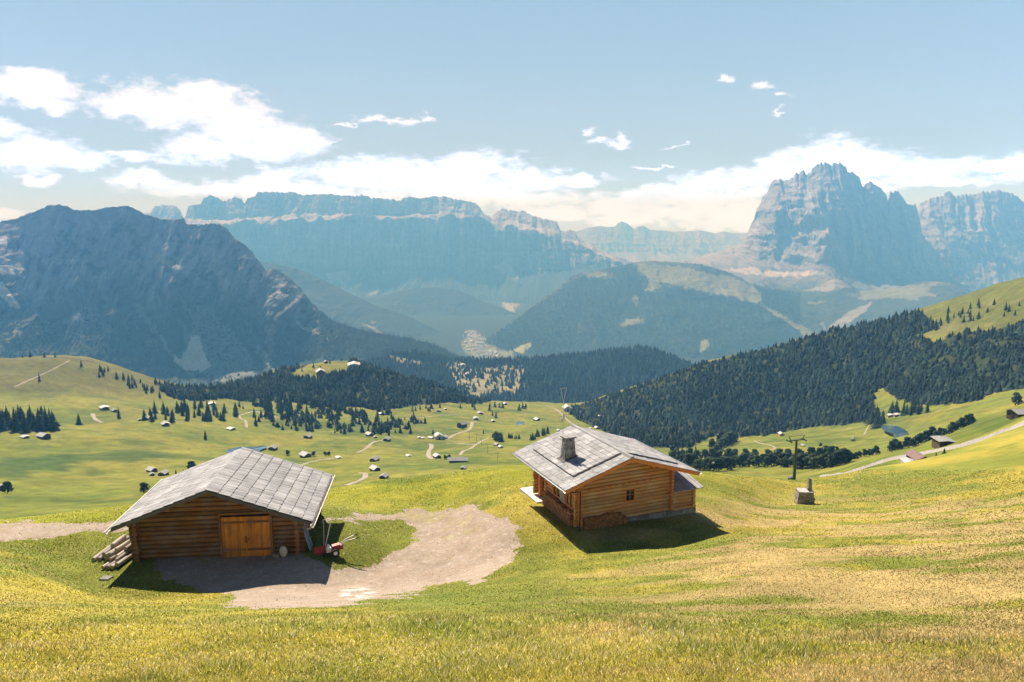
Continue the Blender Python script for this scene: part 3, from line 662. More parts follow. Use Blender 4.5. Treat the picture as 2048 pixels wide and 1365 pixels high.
def col_lang(px, py, vf, a, b, d):
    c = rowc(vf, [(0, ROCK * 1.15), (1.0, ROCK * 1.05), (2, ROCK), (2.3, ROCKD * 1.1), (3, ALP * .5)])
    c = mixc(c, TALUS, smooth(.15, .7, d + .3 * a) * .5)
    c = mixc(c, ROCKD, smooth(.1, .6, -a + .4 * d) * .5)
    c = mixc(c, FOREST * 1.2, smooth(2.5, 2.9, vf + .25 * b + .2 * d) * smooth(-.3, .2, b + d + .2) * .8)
    c = patch(c, px, py, [[(1606, 584), (1640, 572), (1670, 556), (1692, 566), (1700, 574), (1660, 582)], [(1500, 535), (1560, 545), (1640, 540), (1655, 536), (1650, 548), (1560, 556), (1440, 540)]], TALUS, w=.8)
    return c
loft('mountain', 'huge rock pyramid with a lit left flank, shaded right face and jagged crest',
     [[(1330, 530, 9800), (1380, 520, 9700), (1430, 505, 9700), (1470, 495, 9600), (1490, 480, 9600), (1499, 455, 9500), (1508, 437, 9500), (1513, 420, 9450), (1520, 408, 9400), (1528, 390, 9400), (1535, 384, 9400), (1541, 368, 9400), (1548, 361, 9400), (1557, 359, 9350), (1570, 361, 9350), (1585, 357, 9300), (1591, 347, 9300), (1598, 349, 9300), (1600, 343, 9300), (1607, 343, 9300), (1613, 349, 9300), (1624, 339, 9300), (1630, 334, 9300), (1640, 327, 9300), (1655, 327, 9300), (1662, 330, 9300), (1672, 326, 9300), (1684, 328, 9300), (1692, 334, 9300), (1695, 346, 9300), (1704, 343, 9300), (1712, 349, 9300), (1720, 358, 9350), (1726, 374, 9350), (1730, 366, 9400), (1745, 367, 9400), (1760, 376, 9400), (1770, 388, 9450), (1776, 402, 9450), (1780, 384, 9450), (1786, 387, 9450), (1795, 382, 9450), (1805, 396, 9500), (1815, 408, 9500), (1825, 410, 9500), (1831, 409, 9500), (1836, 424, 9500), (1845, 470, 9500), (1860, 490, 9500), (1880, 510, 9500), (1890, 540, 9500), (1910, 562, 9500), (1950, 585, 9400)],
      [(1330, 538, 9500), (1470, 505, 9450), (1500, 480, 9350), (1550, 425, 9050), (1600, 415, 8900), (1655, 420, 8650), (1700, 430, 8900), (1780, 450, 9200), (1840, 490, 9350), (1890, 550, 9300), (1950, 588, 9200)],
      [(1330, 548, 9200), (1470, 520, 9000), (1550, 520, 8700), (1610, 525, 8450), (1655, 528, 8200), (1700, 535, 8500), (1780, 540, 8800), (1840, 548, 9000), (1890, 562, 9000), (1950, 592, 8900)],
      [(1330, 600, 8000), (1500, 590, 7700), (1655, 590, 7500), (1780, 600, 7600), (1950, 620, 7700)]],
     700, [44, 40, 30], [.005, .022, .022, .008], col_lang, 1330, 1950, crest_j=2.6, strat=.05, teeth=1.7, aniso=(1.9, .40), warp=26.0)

def col_platt(px, py, vf, a, b, d):
    c = rowc(vf, [(0, ROCK * 1.1), (1, ROCK), (2, ROCKD)])
    c = mixc(c, TALUS, smooth(.1, .6, d + .4 * b) * .6); c = mixc(c, ROCKD, smooth(.1, .6, -a) * .5)
    return c
loft('mountain', 'broad rounded rock massif at the right edge behind the pyramid peak',
     [[(1820, 470, 10800), (1836, 412, 10800), (1842, 405, 10800), (1855, 399, 10800), (1870, 396, 10800), (1885, 390, 10800), (1898, 385, 10800), (1908, 390, 10800), (1915, 393, 10800), (1930, 390, 10800), (1950, 388, 10800), (1965, 383, 10800), (1980, 385, 10800), (1995, 380, 10800), (2015, 384, 10800), (2035, 393, 10800), (2048, 402, 10800), (2150, 440, 10800), (2420, 520, 10800)],
      [(1820, 500, 10300), (1900, 470, 10300), (2048, 480, 10300), (2420, 560, 10300)], [(1820, 590, 9700), (2420, 620, 9700)]], 400, [40, 30], [.005, .020, .014], col_platt, 1820, 2420, crest_j=2.4, strat=.06, teeth=1.8, aniso=(1.8, .4))

def col_ciamp(px, py, vf, a, b, d):
    c = rowc(vf, [(0, ALP * .55), (.12, FOREST), (2, FOREST)])
    c = mixc(c, FOREST * 1.7, smooth(.2, .6, d) * .5)
    right = smooth(1560, 1640, px)
    c = mixc(c, C_(.055, .07, .045), right * .6)
    c = patch(c, px, py, [[(1270, 530), (1300, 527), (1350, 532), (1400, 541), (1450, 553), (1480, 558), (1510, 575), (1522, 590), (1520, 610), (1500, 604), (1470, 592), (1440, 590), (1400, 580), (1370, 575), (1330, 568), (1310, 572), (1318, 580), (1290, 583), (1300, 562), (1280, 546)],
                          [(1165, 548), (1190, 543), (1232, 552), (1215, 558), (1180, 555)], [(1265, 595), (1275, 592), (1278, 608), (1270, 612)], [(1518, 608), (1545, 621), (1592, 645), (1628, 664), (1632, 673), (1610, 670), (1580, 649), (1540, 626)],
                          [(1405, 680), (1417, 678), (1415, 700), (1400, 706)], [(1235, 650), (1255, 640), (1290, 636), (1290, 644), (1245, 653)], [(1155, 658), (1162, 650), (1160, 662)]], ALP * .85, jx=7, w=.9)
    c = patch(c, px, py, [[(985, 720), (1010, 702), (1060, 686), (1062, 692), (1040, 715), (1010, 724)], [(962, 682), (985, 680), (988, 700), (967, 702)], [(1010, 610), (1030, 608), (1022, 628), (1014, 626)]], C_(.26, .27, .12), w=.85)
    c = patch(c, px, py, [[(1690, 590), (1740, 580), (1800, 575), (1880, 562), (1887, 567), (1850, 580), (1872, 592), (1830, 600), (1780, 597), (1720, 600)], [(1612, 607), (1650, 600), (1652, 606), (1616, 612)]], ALP * .85, jx=6, w=.75)
    c = patch(c, px, py, [[(1655, 655), (1700, 622), (1745, 603), (1732, 622), (1690, 652), (1665, 667)], [(1605, 583), (1640, 573), (1669, 556), (1690, 567), (1702, 574), (1660, 582)], [(1640, 648), (1648, 646), (1652, 662)]], TALUS, w=.45)
    return c
CIAMP = loft('mountain', 'rounded forested hill with pale ski clearings on its summit',
     [[(890, 745, 5200), (930, 715, 5300), (960, 690, 5400), (1000, 660, 5700), (1050, 625, 6100), (1100, 590, 6500), (1140, 556, 6800), (1165, 545, 6900), (1200, 541, 7000), (1240, 531, 7000), (1270, 525, 7000), (1300, 523, 7000), (1350, 524, 7000), (1400, 529, 6900), (1440, 540, 6900), (1480, 555, 6800), (1500, 567, 6800), (1530, 575, 6800), (1590, 584, 6900), (1640, 572, 7000), (1669, 554, 7100), (1692, 564, 7100), (1720, 583, 7000), (1750, 580, 7000), (1800, 574, 7000), (1850, 563, 6900), (1900, 565, 6800), (1950, 590, 6600), (2100, 620, 6400), (2300, 620, 6400)],
      [(890, 755, 4900), (960, 720, 5000), (1100, 650, 5600), (1200, 605, 6100), (1300, 590, 6300), (1400, 600, 6200), (1520, 625, 5900), (1650, 640, 5900), (1800, 630, 6000), (1950, 640, 5900), (2300, 660, 5600)],
      [(890, 770, 4300), (1000, 740, 4400), (1300, 780, 4100), (1700, 780, 4000), (2300, 780, 4000)]], 900, [50, 60], [.002, .018, .012], col_ciamp, 890, 2300, crest_j=1.6)

def col_spur(px, py, vf, a, b, d):
    c = rowc(vf, [(0, FOREST), (2, FOREST)]); c = mixc(c, FOREST * 1.8, smooth(.2, .7, d + .3 * b) * .5)
    return patch(c, px, py, [[(720, 645), (732, 650), (752, 655), (768, 670), (755, 668), (738, 655)], [(740, 640), (752, 645), (745, 648)]], ALP, w=.8)
loft('hill', 'forested blue spur descending behind the left cliff to the village',
     [[(440, 510, 7200), (500, 518, 7100), (540, 526, 7000), (580, 533, 7000), (620, 547, 6900), (650, 562, 6800), (690, 582, 6700), (750, 611, 6500), (820, 634, 6300), (880, 664, 6100), (920, 690, 5900), (950, 706, 5700), (985, 722, 5500), (1020, 745, 5300)],
      [(440, 640, 6000), (700, 660, 5800), (850, 700, 5500), (1020, 760, 5000)], [(440, 780, 4600), (1020, 790, 4600)]], 400, [50, 30], [.003, .012, .008], col_spur, 440, 1020, crest_j=1.6)
loft('hill', 'low forested shoulder below the flat massif, right of the spur',
     [[(640, 612, 8600), (700, 604, 8600), (760, 592, 8500), (820, 578, 8400), (870, 574, 8400), (920, 582, 8300), (970, 604, 8100), (1010, 618, 7900), (1040, 632, 7700), (1080, 650, 7500)],
      [(640, 660, 7600), (860, 640, 7600), (1080, 690, 6800)], [(640, 730, 6600), (1080, 740, 6400)]], 300, [40, 24], [.002, .012, .006], col_spur, 640, 1080, crest_j=1.4)

def col_stevia(px, py, vf, a, b, d):
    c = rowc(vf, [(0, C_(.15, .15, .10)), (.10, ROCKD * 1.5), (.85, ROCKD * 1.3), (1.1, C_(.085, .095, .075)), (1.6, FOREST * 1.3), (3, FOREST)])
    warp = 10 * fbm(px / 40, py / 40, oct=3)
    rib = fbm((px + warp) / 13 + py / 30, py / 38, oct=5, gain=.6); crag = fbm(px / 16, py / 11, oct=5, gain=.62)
    c = mixc(c, C_(.30, .30, .28), smooth(.02, .42, rib + .3 * a + .2 * crag) * .62 * smooth(1.25, .9, vf)); c = mixc(c, C_(.03, .042, .032), smooth(.02, .40, -rib * .7 + .7 * crag) * .85 * smooth(.08, .3, vf))  # rock and scrub tones, contrast raised to stand in for relief shading
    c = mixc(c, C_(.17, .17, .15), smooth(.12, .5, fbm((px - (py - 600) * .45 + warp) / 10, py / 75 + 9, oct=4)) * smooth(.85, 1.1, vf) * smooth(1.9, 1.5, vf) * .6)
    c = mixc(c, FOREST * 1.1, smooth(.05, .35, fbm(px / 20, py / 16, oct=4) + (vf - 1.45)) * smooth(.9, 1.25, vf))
    tail = smooth(560, 680, px + 40 * b); c = mixc(c, FOREST * 1.15, tail * .85)
    cone = [[(395, 610), (415, 612), (470, 670), (520, 745), (440, 765), (370, 745), (368, 700)], [(270, 600), (286, 618), (330, 680), (352, 715), (344, 718), (318, 680), (275, 625)], [(505, 700), (520, 690), (560, 735), (545, 745)], [(130, 640), (180, 600), (190, 640), (150, 690)]]
    c = patch(c, px, py, cone, C_(.19, .20, .19), jx=9, w=.6)
    c = patch(c, px, py, [[(385, 672), (395, 670), (421, 733), (400, 744), (362, 722), (376, 692)], [(344, 712), (360, 716), (396, 740), (380, 742), (352, 728)]], TALUS * 1.5, jx=5, w=.85)  # pale scree, lightened further to stand in for missing sunlight
    c = patch(c, px, py, [[(-40, 540), (5, 566), (16, 578), (42, 616), (30, 618), (-5, 590)], [(0, 470), (14, 474), (14, 495), (0, 500)]], TALUS * 1.2, w=.85)
    c = patch(c, px, py, [[(300, 500), (318, 508), (350, 530), (344, 537), (312, 516)], [(425, 515), (433, 518), (430, 532)], [(590, 640), (640, 665), (670, 680), (655, 682), (600, 655)], [(548, 592), (556, 596), (552, 600)]], C_(.30, .27, .17), jx=6, w=.6)
    c = mixc(c, C_(.13, .14, .06), smooth(620, 660, py) * smooth(110, 40, px + 30 * b) * .7)
    return c
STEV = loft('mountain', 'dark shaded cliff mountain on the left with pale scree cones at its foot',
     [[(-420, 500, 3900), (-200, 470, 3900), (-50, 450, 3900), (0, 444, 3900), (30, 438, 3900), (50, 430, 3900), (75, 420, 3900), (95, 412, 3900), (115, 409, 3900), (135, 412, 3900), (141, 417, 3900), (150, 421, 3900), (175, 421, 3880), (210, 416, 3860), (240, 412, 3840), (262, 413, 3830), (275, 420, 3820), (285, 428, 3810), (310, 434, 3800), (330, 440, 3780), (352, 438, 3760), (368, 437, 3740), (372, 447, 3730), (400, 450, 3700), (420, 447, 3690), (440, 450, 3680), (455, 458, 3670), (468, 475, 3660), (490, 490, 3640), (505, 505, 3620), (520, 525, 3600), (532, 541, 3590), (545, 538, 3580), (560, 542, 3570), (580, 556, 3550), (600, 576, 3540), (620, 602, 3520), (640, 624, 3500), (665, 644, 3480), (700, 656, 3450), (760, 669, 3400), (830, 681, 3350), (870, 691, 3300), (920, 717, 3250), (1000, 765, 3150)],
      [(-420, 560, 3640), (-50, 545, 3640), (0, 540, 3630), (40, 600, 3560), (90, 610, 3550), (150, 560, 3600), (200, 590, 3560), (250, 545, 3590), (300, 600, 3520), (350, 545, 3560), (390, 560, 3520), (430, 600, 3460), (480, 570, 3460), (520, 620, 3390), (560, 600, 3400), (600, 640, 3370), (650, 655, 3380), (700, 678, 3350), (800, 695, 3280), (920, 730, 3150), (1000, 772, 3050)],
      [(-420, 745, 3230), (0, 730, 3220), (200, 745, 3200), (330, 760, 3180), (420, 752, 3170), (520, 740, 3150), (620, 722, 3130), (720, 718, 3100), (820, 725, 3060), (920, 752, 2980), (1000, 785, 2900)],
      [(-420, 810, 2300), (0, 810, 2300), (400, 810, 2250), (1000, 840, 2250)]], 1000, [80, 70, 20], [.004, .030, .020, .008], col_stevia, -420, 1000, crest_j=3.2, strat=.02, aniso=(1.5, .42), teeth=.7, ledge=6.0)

MEAD = [[(880, 728), (915, 722), (945, 735), (1058, 728), (1052, 752), (1040, 785), (985, 792), (950, 800), (915, 772)], [(772, 708), (800, 714), (845, 724), (850, 735), (800, 728), (775, 718)]]
def col_mid(px, py, vf, a, b, d):
    c = rowc(vf, [(0, FOREST), (3, FOREST)])
    c = patch(c, px, py, MEAD, C_(.24, .215, .10), jx=14, w=.9)
    return c
MID = loft('hill', 'mid-distance forest ridge with tan meadow clearings in the middle of the valley',
     [[(690, 742, 2600), (740, 722, 2600), (790, 709, 2600), (830, 706, 2600), (870, 714, 2600), (900, 721, 2550), (960, 721, 2550), (1050, 719, 2550), (1100, 716, 2550), (1150, 712, 2550), (1200, 706, 2550), (1250, 700, 2500), (1285, 697, 2500), (1310, 702, 2480), (1335, 713, 2450), (1360, 723, 2420), (1390, 738, 2400), (1440, 760, 2350), (1520, 790, 2300)],
      [(690, 770, 2350), (900, 760, 2250), (1100, 760, 2250), (1280, 745, 2250), (1400, 770, 2200), (1520, 800, 2150)], [(690, 830, 1760), (1100, 850, 1800), (1520, 850, 1760)]], 500, [50, 40], [.001, .008, .004], col_mid, 690, 1520, crest_j=1.6)

# ------------------------------------------------------------------ the two log buildings
def sloped_prism(mb, xa, xb, za, zb, y0, y1, th, rnd=None):
    """slab between (xa, za) and (xb, zb) in the gable plane, thickness th downward, from y0 to y1"""
    mb.hexa([(xa, y0, za - th), (xb, y0, zb - th), (xb, y1, zb - th), (xa, y1, za - th), (xa, y0, za), (xb, y0, zb), (xb, y1, zb), (xa, y1, za)], rnd)
def shingle_slope(mb, x_e, z_e, z_r, y0, y1, courses, wmin, wmax, lift, xr=0.0, th=.022):
    """courses of split boards from eave (x_e) up to ridge (xr); each board its own tone"""
    for k in range(courses):
        a, b = k / courses, (k + 1) / courses
        a0 = max(0, a - .012)
        xa, za = x_e + (xr - x_e) * a0, z_e + (z_r - z_e) * a0
        xb, zb = x_e + (xr - x_e) * b, z_e + (z_r - z_e) * b
        y = y0; lo = random.uniform(.0, .004)
        while y < y1 - .02:
            w = min(random.uniform(wmin, wmax), y1 - y)
            if y1 - y - w < .05: w = y1 - y
            j = random.uniform(0, .008); dx = random.uniform(-.03, .03) * (1 if x_e > xr else -1)
            mb.hexa([(xa + dx, y, za + lift + th + j - .002), (xb, y, zb + lift - .004), (xb, y + w - .004, zb + lift - .004), (xa + dx, y + w - .004, za + lift + th + j - .002),
                     (xa + dx, y, za + lift + th * 2.1 + j), (xb, y, zb + lift + th * .8), (xb, y + w - .004, zb + lift + th * .8), (xa + dx, y + w - .004, za + lift + th * 2.1 + j)])
            y += w
def log_row(mb, p, q, rad, n=10, seg=3):
    P, Q = np.array(p, float), np.array(q, float)
    pts = [P + (Q - P) * i / seg + (np.array([0, random.uniform(-.008, .008), random.uniform(-.006, .006)]) if 0 < i < seg else 0) for i in range(seg + 1)]
    mb.tube(pts, [rad * random.uniform(.96, 1.04) for _ in pts], n)

def build_barn():
    z0 = -19.5; ox, oy, yaw = -17.656, 38.644, .1077
    root = empty('log_barn', (ox, oy, z0), yaw, label='low dark log barn with a wide grey shingle roof and an orange plank door', cat='barn')
    H = 4.706; aL, aR, s = 5.42, 5.82, .381; L = 8.1; fy = 1.2; by = 7.35; xl, xr = -4.5, 4.75
    zr = lambda x: H - .17 - abs(x) * s            # underside of the roof
    w = MB(); rad = .138; dz = .285
    k = 0; z = -.30
    while z < H:
        top = z + rad
        lim = (H - .17 - top) / s
        a, b = max(xl - .36 - random.uniform(0, .12), -lim), min(xr + .36 + random.uniform(0, .1), lim)
        if z > zr(xl) - .1: a, b = max(xl, -lim), min(xr, lim)
        if b - a > .4:
            dl, dr = .35, 3.2
            if z < 2.62 and z > -.2:
                log_row(w, (a, fy, z), (dl - .05, fy, z), rad); log_row(w, (dr + .05, fy, z), (b, fy, z), rad)
            else: log_row(w, (a, fy, z), (b, fy, z), rad, seg=5)
            log_row(w, (a, by, z), (b, by, z), rad)
        z += dz
    w.build('front_wall', M['barn_log'], root)
    for x in (xl, xr):
        w = MB(); z = -.30 + dz / 2
        while z < zr(x) - .05:
            log_row(w, (x, fy - .37 - random.uniform(0, .12), z), (x, by + .35, z), rad); z += dz
        w.box(x - .1, x + .1, fy + .05, by - .05, -.4, zr(x) - .1)
        w.build('side_wall', M['barn_log_side'], root)
    e_ = .12; zs = min(zr(xl), zr(xr)) - .15
    for yy in (fy, by):
        w = MB(); w.box(xl + e_, xr - e_, yy + .02, yy + .09, -.3, zs)
        w.add([(xl + e_, yy + .02, zs + .001), (xr - e_, yy + .02, zs + .001), (0, yy + .02, zr(0) - .12), (xl + e_, yy + .09, zs + .001), (xr - e_, yy + .09, zs + .001), (0, yy + .09, zr(0) - .12)], [(0, 1, 2), (3, 5, 4), (0, 3, 4, 1), (1, 4, 5, 2), (2, 5, 3, 0)])
        w.build('shade_backing', M['shade_dark'], root)  # dark sheet added behind the logs so the grooves read as shaded
    # door of upright planks, two leaves
    d = MB(); x = .36
    while x < 3.18:
        ww = min(random.uniform(.14, .2), 3.19 - x)
        if ww < .03: break
        d.box(x, x + ww - .008, fy - .24, fy - .19 + random.uniform(-.008, .008), .02, 2.58 + random.uniform(-.015, .015)); x += ww
    door = d.build('door', M['door'], root)
    for z in (.5, 2.25):
        for a, b in ((.42, 1.72), (1.82, 3.14)):
            d = MB(); d.box(a, b, fy - .285, fy - .243, z - .06, z + .06); d.build('batten', M['barn_log'], door)
    d = MB(); d.box(1.735, 1.785, fy - .30, fy - .245, .95, 1.35); d.tube([(1.9, fy - .32, 1.1), (1.9, fy - .32, 1.3)], .015); d.build('latch', M['dark'], door)
    d = MB(); d.box(.22, .345, fy - .27, fy - .1, 0, 2.72); d.box(3.2, 3.32, fy - .27, fy - .1, 0, 2.72); d.box(.22, 3.32, fy - .27, fy - .1, 2.725, 2.86); d.build('door_frame', M['beam'] if False else M['barn_log'], root)
    # beams under the roof
    for x in (xl, -2.3, .0, 2.4, xr):
        b = MB(); b.tube([(x, .12, zr(x) - .14), (x, L - .12, zr(x) - .14)], .13, 8); b.build('purlin', M['barn_log_side'], root)
    # roof: boards, then courses of shingles
    r = MB()
    sloped_prism(r, -aL, 0, H - aL * s - .04, H - .04, .02, L - .02, .11)
    sloped_prism(r, 0.002, aR, H - .04, H - aR * s - .04, .02, L - .02, .11)
    roof = r.build('roof', M['shingle_edge'], root)
    c = MB()
    shingle_slope(c, -aL - .05, H - (aL + .05) * s - .04, H - .04, 0, L, 9, .07, .16, .02, th=.03)
    c.build('shingle_slope', M['shingle'], roof)
    c = MB(); shingle_slope(c, aR + .05, H - (aR + .05) * s - .04, H - .02, 0, L, 9, .07, .16, .035, -.12, th=.03)
    c.build('shingle_slope', M['shingle'], roof)
    f = MB(); sloped_prism(f, -aL, -.001, H - aL * s - .045, H - .045, -.05, .018, .2); sloped_prism(f, .001, aR, H - .045, H - aR * s - .045, -.05, .018, .2)
    f.build('barge_board', M['shingle_edge'], roof)
    # half-log gutters along both eaves
    for sx, a in ((1, aR), (-1, aL)):
        g = MB(); x = sx * (a + .11); z = H - a * s - .15
        prof = [(-.12, .06), (-.09, -.06), (0, -.11), (.09, -.06), (.12, .06), (.09, .06), (.065, -.045), (0, -.08), (-.065, -.045), (-.09, .06)]
        n = len(prof); y0, y1 = -.35, L + .15
        vs = [(x + p, y0, z + q) for p, q in prof] + [(x + p, y1, z + q + .04) for p, q in prof]
        g.add(vs, [(i, (i + 1) % n, (i + 1) % n + n, i + n) for i in range(n)] + [tuple(range(n))[::-1], tuple(range(n, 2 * n))])
        g.build('gutter', M['gutter_pale'], root)
    g = MB(); x = aR + .02; z = H - aR * s - .18
    g.tube([(x + .05, -.1, z - .03), (x - .12, -.05, z - .22), (x - .3, .1, z - .3)], .05)
    g.tube([(x - .02, -.15, z - .12), (x + .14, -.12, z - .14)], .04)
    g.build('gutter_bracket', M['gutter_pale'], root)
    st = MB()
    for x in np.arange(xl - .3, xr + .4, .42): st.rock((x, fy + .02, -.36), .24, .2, .16, random.uniform(-.2, .2))
    st.build('plinth', M['stone'], root)
    return root
BARN = build_barn()
def barn_pt(x, y, z=0.0):
    c, s = math.cos(.1077), math.sin(.1077)
    return (-17.656 + x * c - y * s, 38.644 + x * s + y * c, -19.5 + z)

def build_chalet():
    z0 = -19.1; ox, oy, yaw = 7.643, 42.952, .3968
    root = empty('log_chalet', (ox, oy, z0), yaw, label='honey-coloured log chalet with a stone chimney and raised shingle field on its pale roof', cat='chalet')
    H = 4.85; aL, aR, s = 4.71, 5.27, .313; L = 8.1
    xl, xr, fy, by = -3.3, 3.6, .9, 7.2
    und = lambda x: H - .24 - abs(x) * s
    rad, dz = .116, .246
    w = MB(); z = .48
    wx0, wx1, wz0, wz1 = .14, .80, 1.55, 2.36
    while z < H:
        top = z + rad; lim = (H - .24 - top) / s
        a, b = max(xl - .28 - random.uniform(0, .06), -lim), min(xr + .28, lim)
        if z > und(xl): a, b = max(xl + .0, -lim), min(xr, lim)
        if b - a > .3:
            if wz0 - .05 < z < wz1 + .05:
                log_row(w, (a, fy, z), (wx0 - .02, fy, z), rad); log_row(w, (wx1 + .02, fy, z), (b, fy, z), rad)
            else: log_row(w, (a, fy, z), (b, fy, z), rad, seg=4)
            log_row(w, (a if a < -3 else a, by, z), (b, by, z), rad)
        z += dz
    w.build('gable_wall', M['log'], root)
    w = MB(); e_ = .12
    for (p0, p1) in ((xl + e_, wx0 - .02), (wx1 + .02, xr - e_)): w.box(p0, p1, fy + .03, fy + .10, .3, und(xr) - .1)
    w.box(wx0 - .02, wx1 + .02, fy + .03, fy + .10, .3, wz0 - .02); w.box(wx0 - .02, wx1 + .02, fy + .03, fy + .10, wz1 + .02, und(xr) - .1)
    zt_ = und(xr) - .099; w.add([(xl + e_, fy + .03, zt_), (xr - e_, fy + .03, zt_), (0, fy + .03, und(0) - .1), (xl + e_, fy + .10, zt_), (xr - e_, fy + .10, zt_), (0, fy + .10, und(0) - .1)], [(0, 1, 2), (3, 5, 4), (0, 3, 4, 1), (1, 4, 5, 2), (2, 5, 3, 0)])
    w.build('shade_backing', M['shade_dark'], root)  # gable backing, its dark colour painting the shade between logs
    lim_y = 5.5
    for x in (xl, xr):
        w = MB(); z = .48 + dz / 2
        while z < und(x) - .02:
            y1 = lim_y if x == xl else by + .25
            y0 = fy - .30 - random.uniform(0, .05)
            if x == xl and 1.30 < z < 2.42:
                log_row(w, (x, y0, z), (x, 1.35, z), rad); log_row(w, (x, 4.35, z), (x, y1 + .25, z), rad)
                log_row(w, (x, 2.45, z), (x, 3.2, z), rad)
            else: log_row(w, (x, y0, z), (x, y1 + .25, z), rad)
            z += dz
        w.build('side_wall', M['log_side'], root)
    w = MB(); z = .48
    while z < und(xl): log_row(w, (xl - .2, lim_y, z), (0.2, lim_y, z), rad); z += dz
    w.build('porch_wall', M['log'], root)
    for x in (-2.2, 0, 1.8):
        w = MB(); w.tube([(x, .12, und(x) - .13), (x, fy + .2, und(x) - .13)], .13, 8); w.build('purlin', M['beam'], root)
    for x in (xl, xr):
        w = MB(); y1 = lim_y - .1 if x == xl else by - .1
        w.box(x - .03, x + .04, fy + .11, y1, .3, 1.3 if x == xl else und(x) - .1)
        if x == xl: w.box(x - .03, x + .04, fy + .11, y1, 2.45, und(x) - .1); w.box(x - .03, x + .04, fy + .11, 1.35, 1.302, 2.448); w.box(x - .03, x + .04, 2.46, 3.19, 1.302, 2.448); w.box(x - .03, x + .04, 4.36, y1, 1.302, 2.448); w.box(x + .1, x + .16, fy + .12, y1, 1.2, 2.5)
        w.build('shade_backing', M['shade_dark'], root)  # same dark backing for groove shade on the side walls
    # crossing log heads at the gable corners, joist heads across the gable
    for x in (xl, xr):
        b = MB(); z = .48 + dz / 2
        while z < und(x) - .1:
            b.tube([(x, fy - .4, z), (x, fy - .05, z)], .112, 10); z += dz
        b.tube([(x, .12, und(x) - .02), (x, fy, und(x) - .02)], .14, 8)
        b.build('corner_logs', M['beam'], root)
    for x in np.arange(-2.6, 3.0, .52):
        b = MB(); b.box(x - .07, x + .07, fy - .2, fy - .08, 2.72, 2.86); b.build('joist_head', M['beam'], root)
    # porch post and beam at the far left corner
    p = MB(); p.box(xl - .1, xl + .12, 6.55, 6.78, .35, und(xl) - .15); p.build('porch_post', M['beam'], root)
    p = MB(); p.tube([(xl, 5.2, und(xl) - .04), (xl, L - .1, und(xl) - .04)], .13, 8); p.build('porch_beam', M['beam'], root)
    d = MB(); d.box(-4.0, 0.6, 5.75, 8.7, -.25, .3); d.build('terrace', M['deckm'], root)
    # stone footing
    st = MB()
    for (x0, y0, x1, y1) in ((xl, fy, xr, fy), (xl, fy, xl, 5.6), (xr, fy, xr, by)):
        n = int(math.hypot(x1 - x0, y1 - y0) / .33) + 1
        for q in range(n + 1):
            for h in range(4):
                t = (q + (h % 2) * .5) / n
                st.rock((x0 + (x1 - x0) * t, y0 + (y1 - y0) * t, -.45 + h * .23), .19, .19, .12, random.uniform(-.15, .15))
    st.build('footing', M['stone'], root)
    # gable window with a cross of glazing bars
    wf = MB()
    for (a, b_, c, e) in ((wx0 - .06, wx0 + .02, wz0 - .05, wz1 + .05), (wx1 - .02, wx1 + .06, wz0 - .05, wz1 + .05), (wx0 + .02, wx1 - .02, wz1 - .03, wz1 + .05), (wx0 + .02, wx1 - .02, wz0 - .05, wz0 + .03)):
        wf.box(a, b_, fy - .13, fy - .02, c, e)
    win = wf.build('window', M['beam'], root)
    g = MB(); g.box(wx0 + .02, wx1 - .02, fy - .05, fy - .03, wz0 + .03, wz1 - .03); g.build('pane', M['glass'], win)
    g = MB(); g.box(.455, .485, fy - .08, fy - .052, wz0 + .03, wz1 - .03); g.box(wx0 + .02, .452, fy - .08, fy - .052, 1.95, 1.98); g.box(.488, wx1 - .02, fy - .08, fy - .052, 1.95, 1.98); g.build('glazing_bar', M['beam'], win)
    # side windows with reddish frames and a pale shutter between
    for (a, b_) in ((1.35, 2.45), (3.2, 4.35)):
        wf = MB(); X0, X1 = xl - .15, xl - .03
        for (p0, p1, c, e) in ((a, a + .09, 1.33, 2.4), (b_ - .09, b_, 1.33, 2.4), (a + .09, b_ - .09, 2.31, 2.4), (a + .09, b_ - .09, 1.33, 1.42), ((a + b_) / 2 - .04, (a + b_) / 2 + .04, 1.42, 2.31)):
            wf.box(X0, X1, p0, p1, c, e)
        wn = wf.build('window', M['beam'], root)
        g = MB(); g.box(xl - .08, xl - .06, a + .09, b_ - .09, 1.42, 2.31); g.build('pane', M['glass'], wn)
    sh = MB()
    for q in range(5): sh.box(xl - .20, xl - .155, 2.5 + q * .13, 2.5 + q * .13 + .12, 1.35, 2.38)
    for z in (1.5, 1.75, 2.0, 2.25): sh.box(xl - .225, xl - .202, 2.52, 3.12, z - .03, z + .03)
    sh.build('shutter', M['pale_log'], root)
    # annex with a lean-to roof on the right
    an = MB(); z = .35
    while z < 1.75:
        log_row(an, (xr + .3, fy, z), (5.72 + random.uniform(-.02, .1), fy, z), rad); log_row(an, (xr + .2, 3.1, z), (5.85, 3.1, z), rad); z += dz
    z = .35 + dz / 2
    while z < 1.62:
        log_row(an, (5.55, fy - .22, z), (5.55, 3.35, z), rad); z += dz
    ann = an.build('annex', M['log'], root)
    sl_ = MB(); y0, y1 = .45, 3.3
    for q in range(12):
        x = 3.62 + q * .21
        sl_.hexa([(x, y0, 1.74), (x + .2, y0, 1.74), (x + .2, y1, 2.32), (x, y1, 2.32), (x, y0, 1.78 + (q % 2) * .02), (x + .2, y0, 1.78 + (q % 2) * .02), (x + .2, y1, 2.36 + (q % 2) * .02), (x, y1, 2.36 + (q % 2) * .02)])
    sl_.build('lean_to_roof', M['shingle'], ann)
    st = MB()
    for q in range(8):
        for h in range(3): st.rock((3.7 + q * .27, fy, -.3 + h * .22), .17, .18, .12)
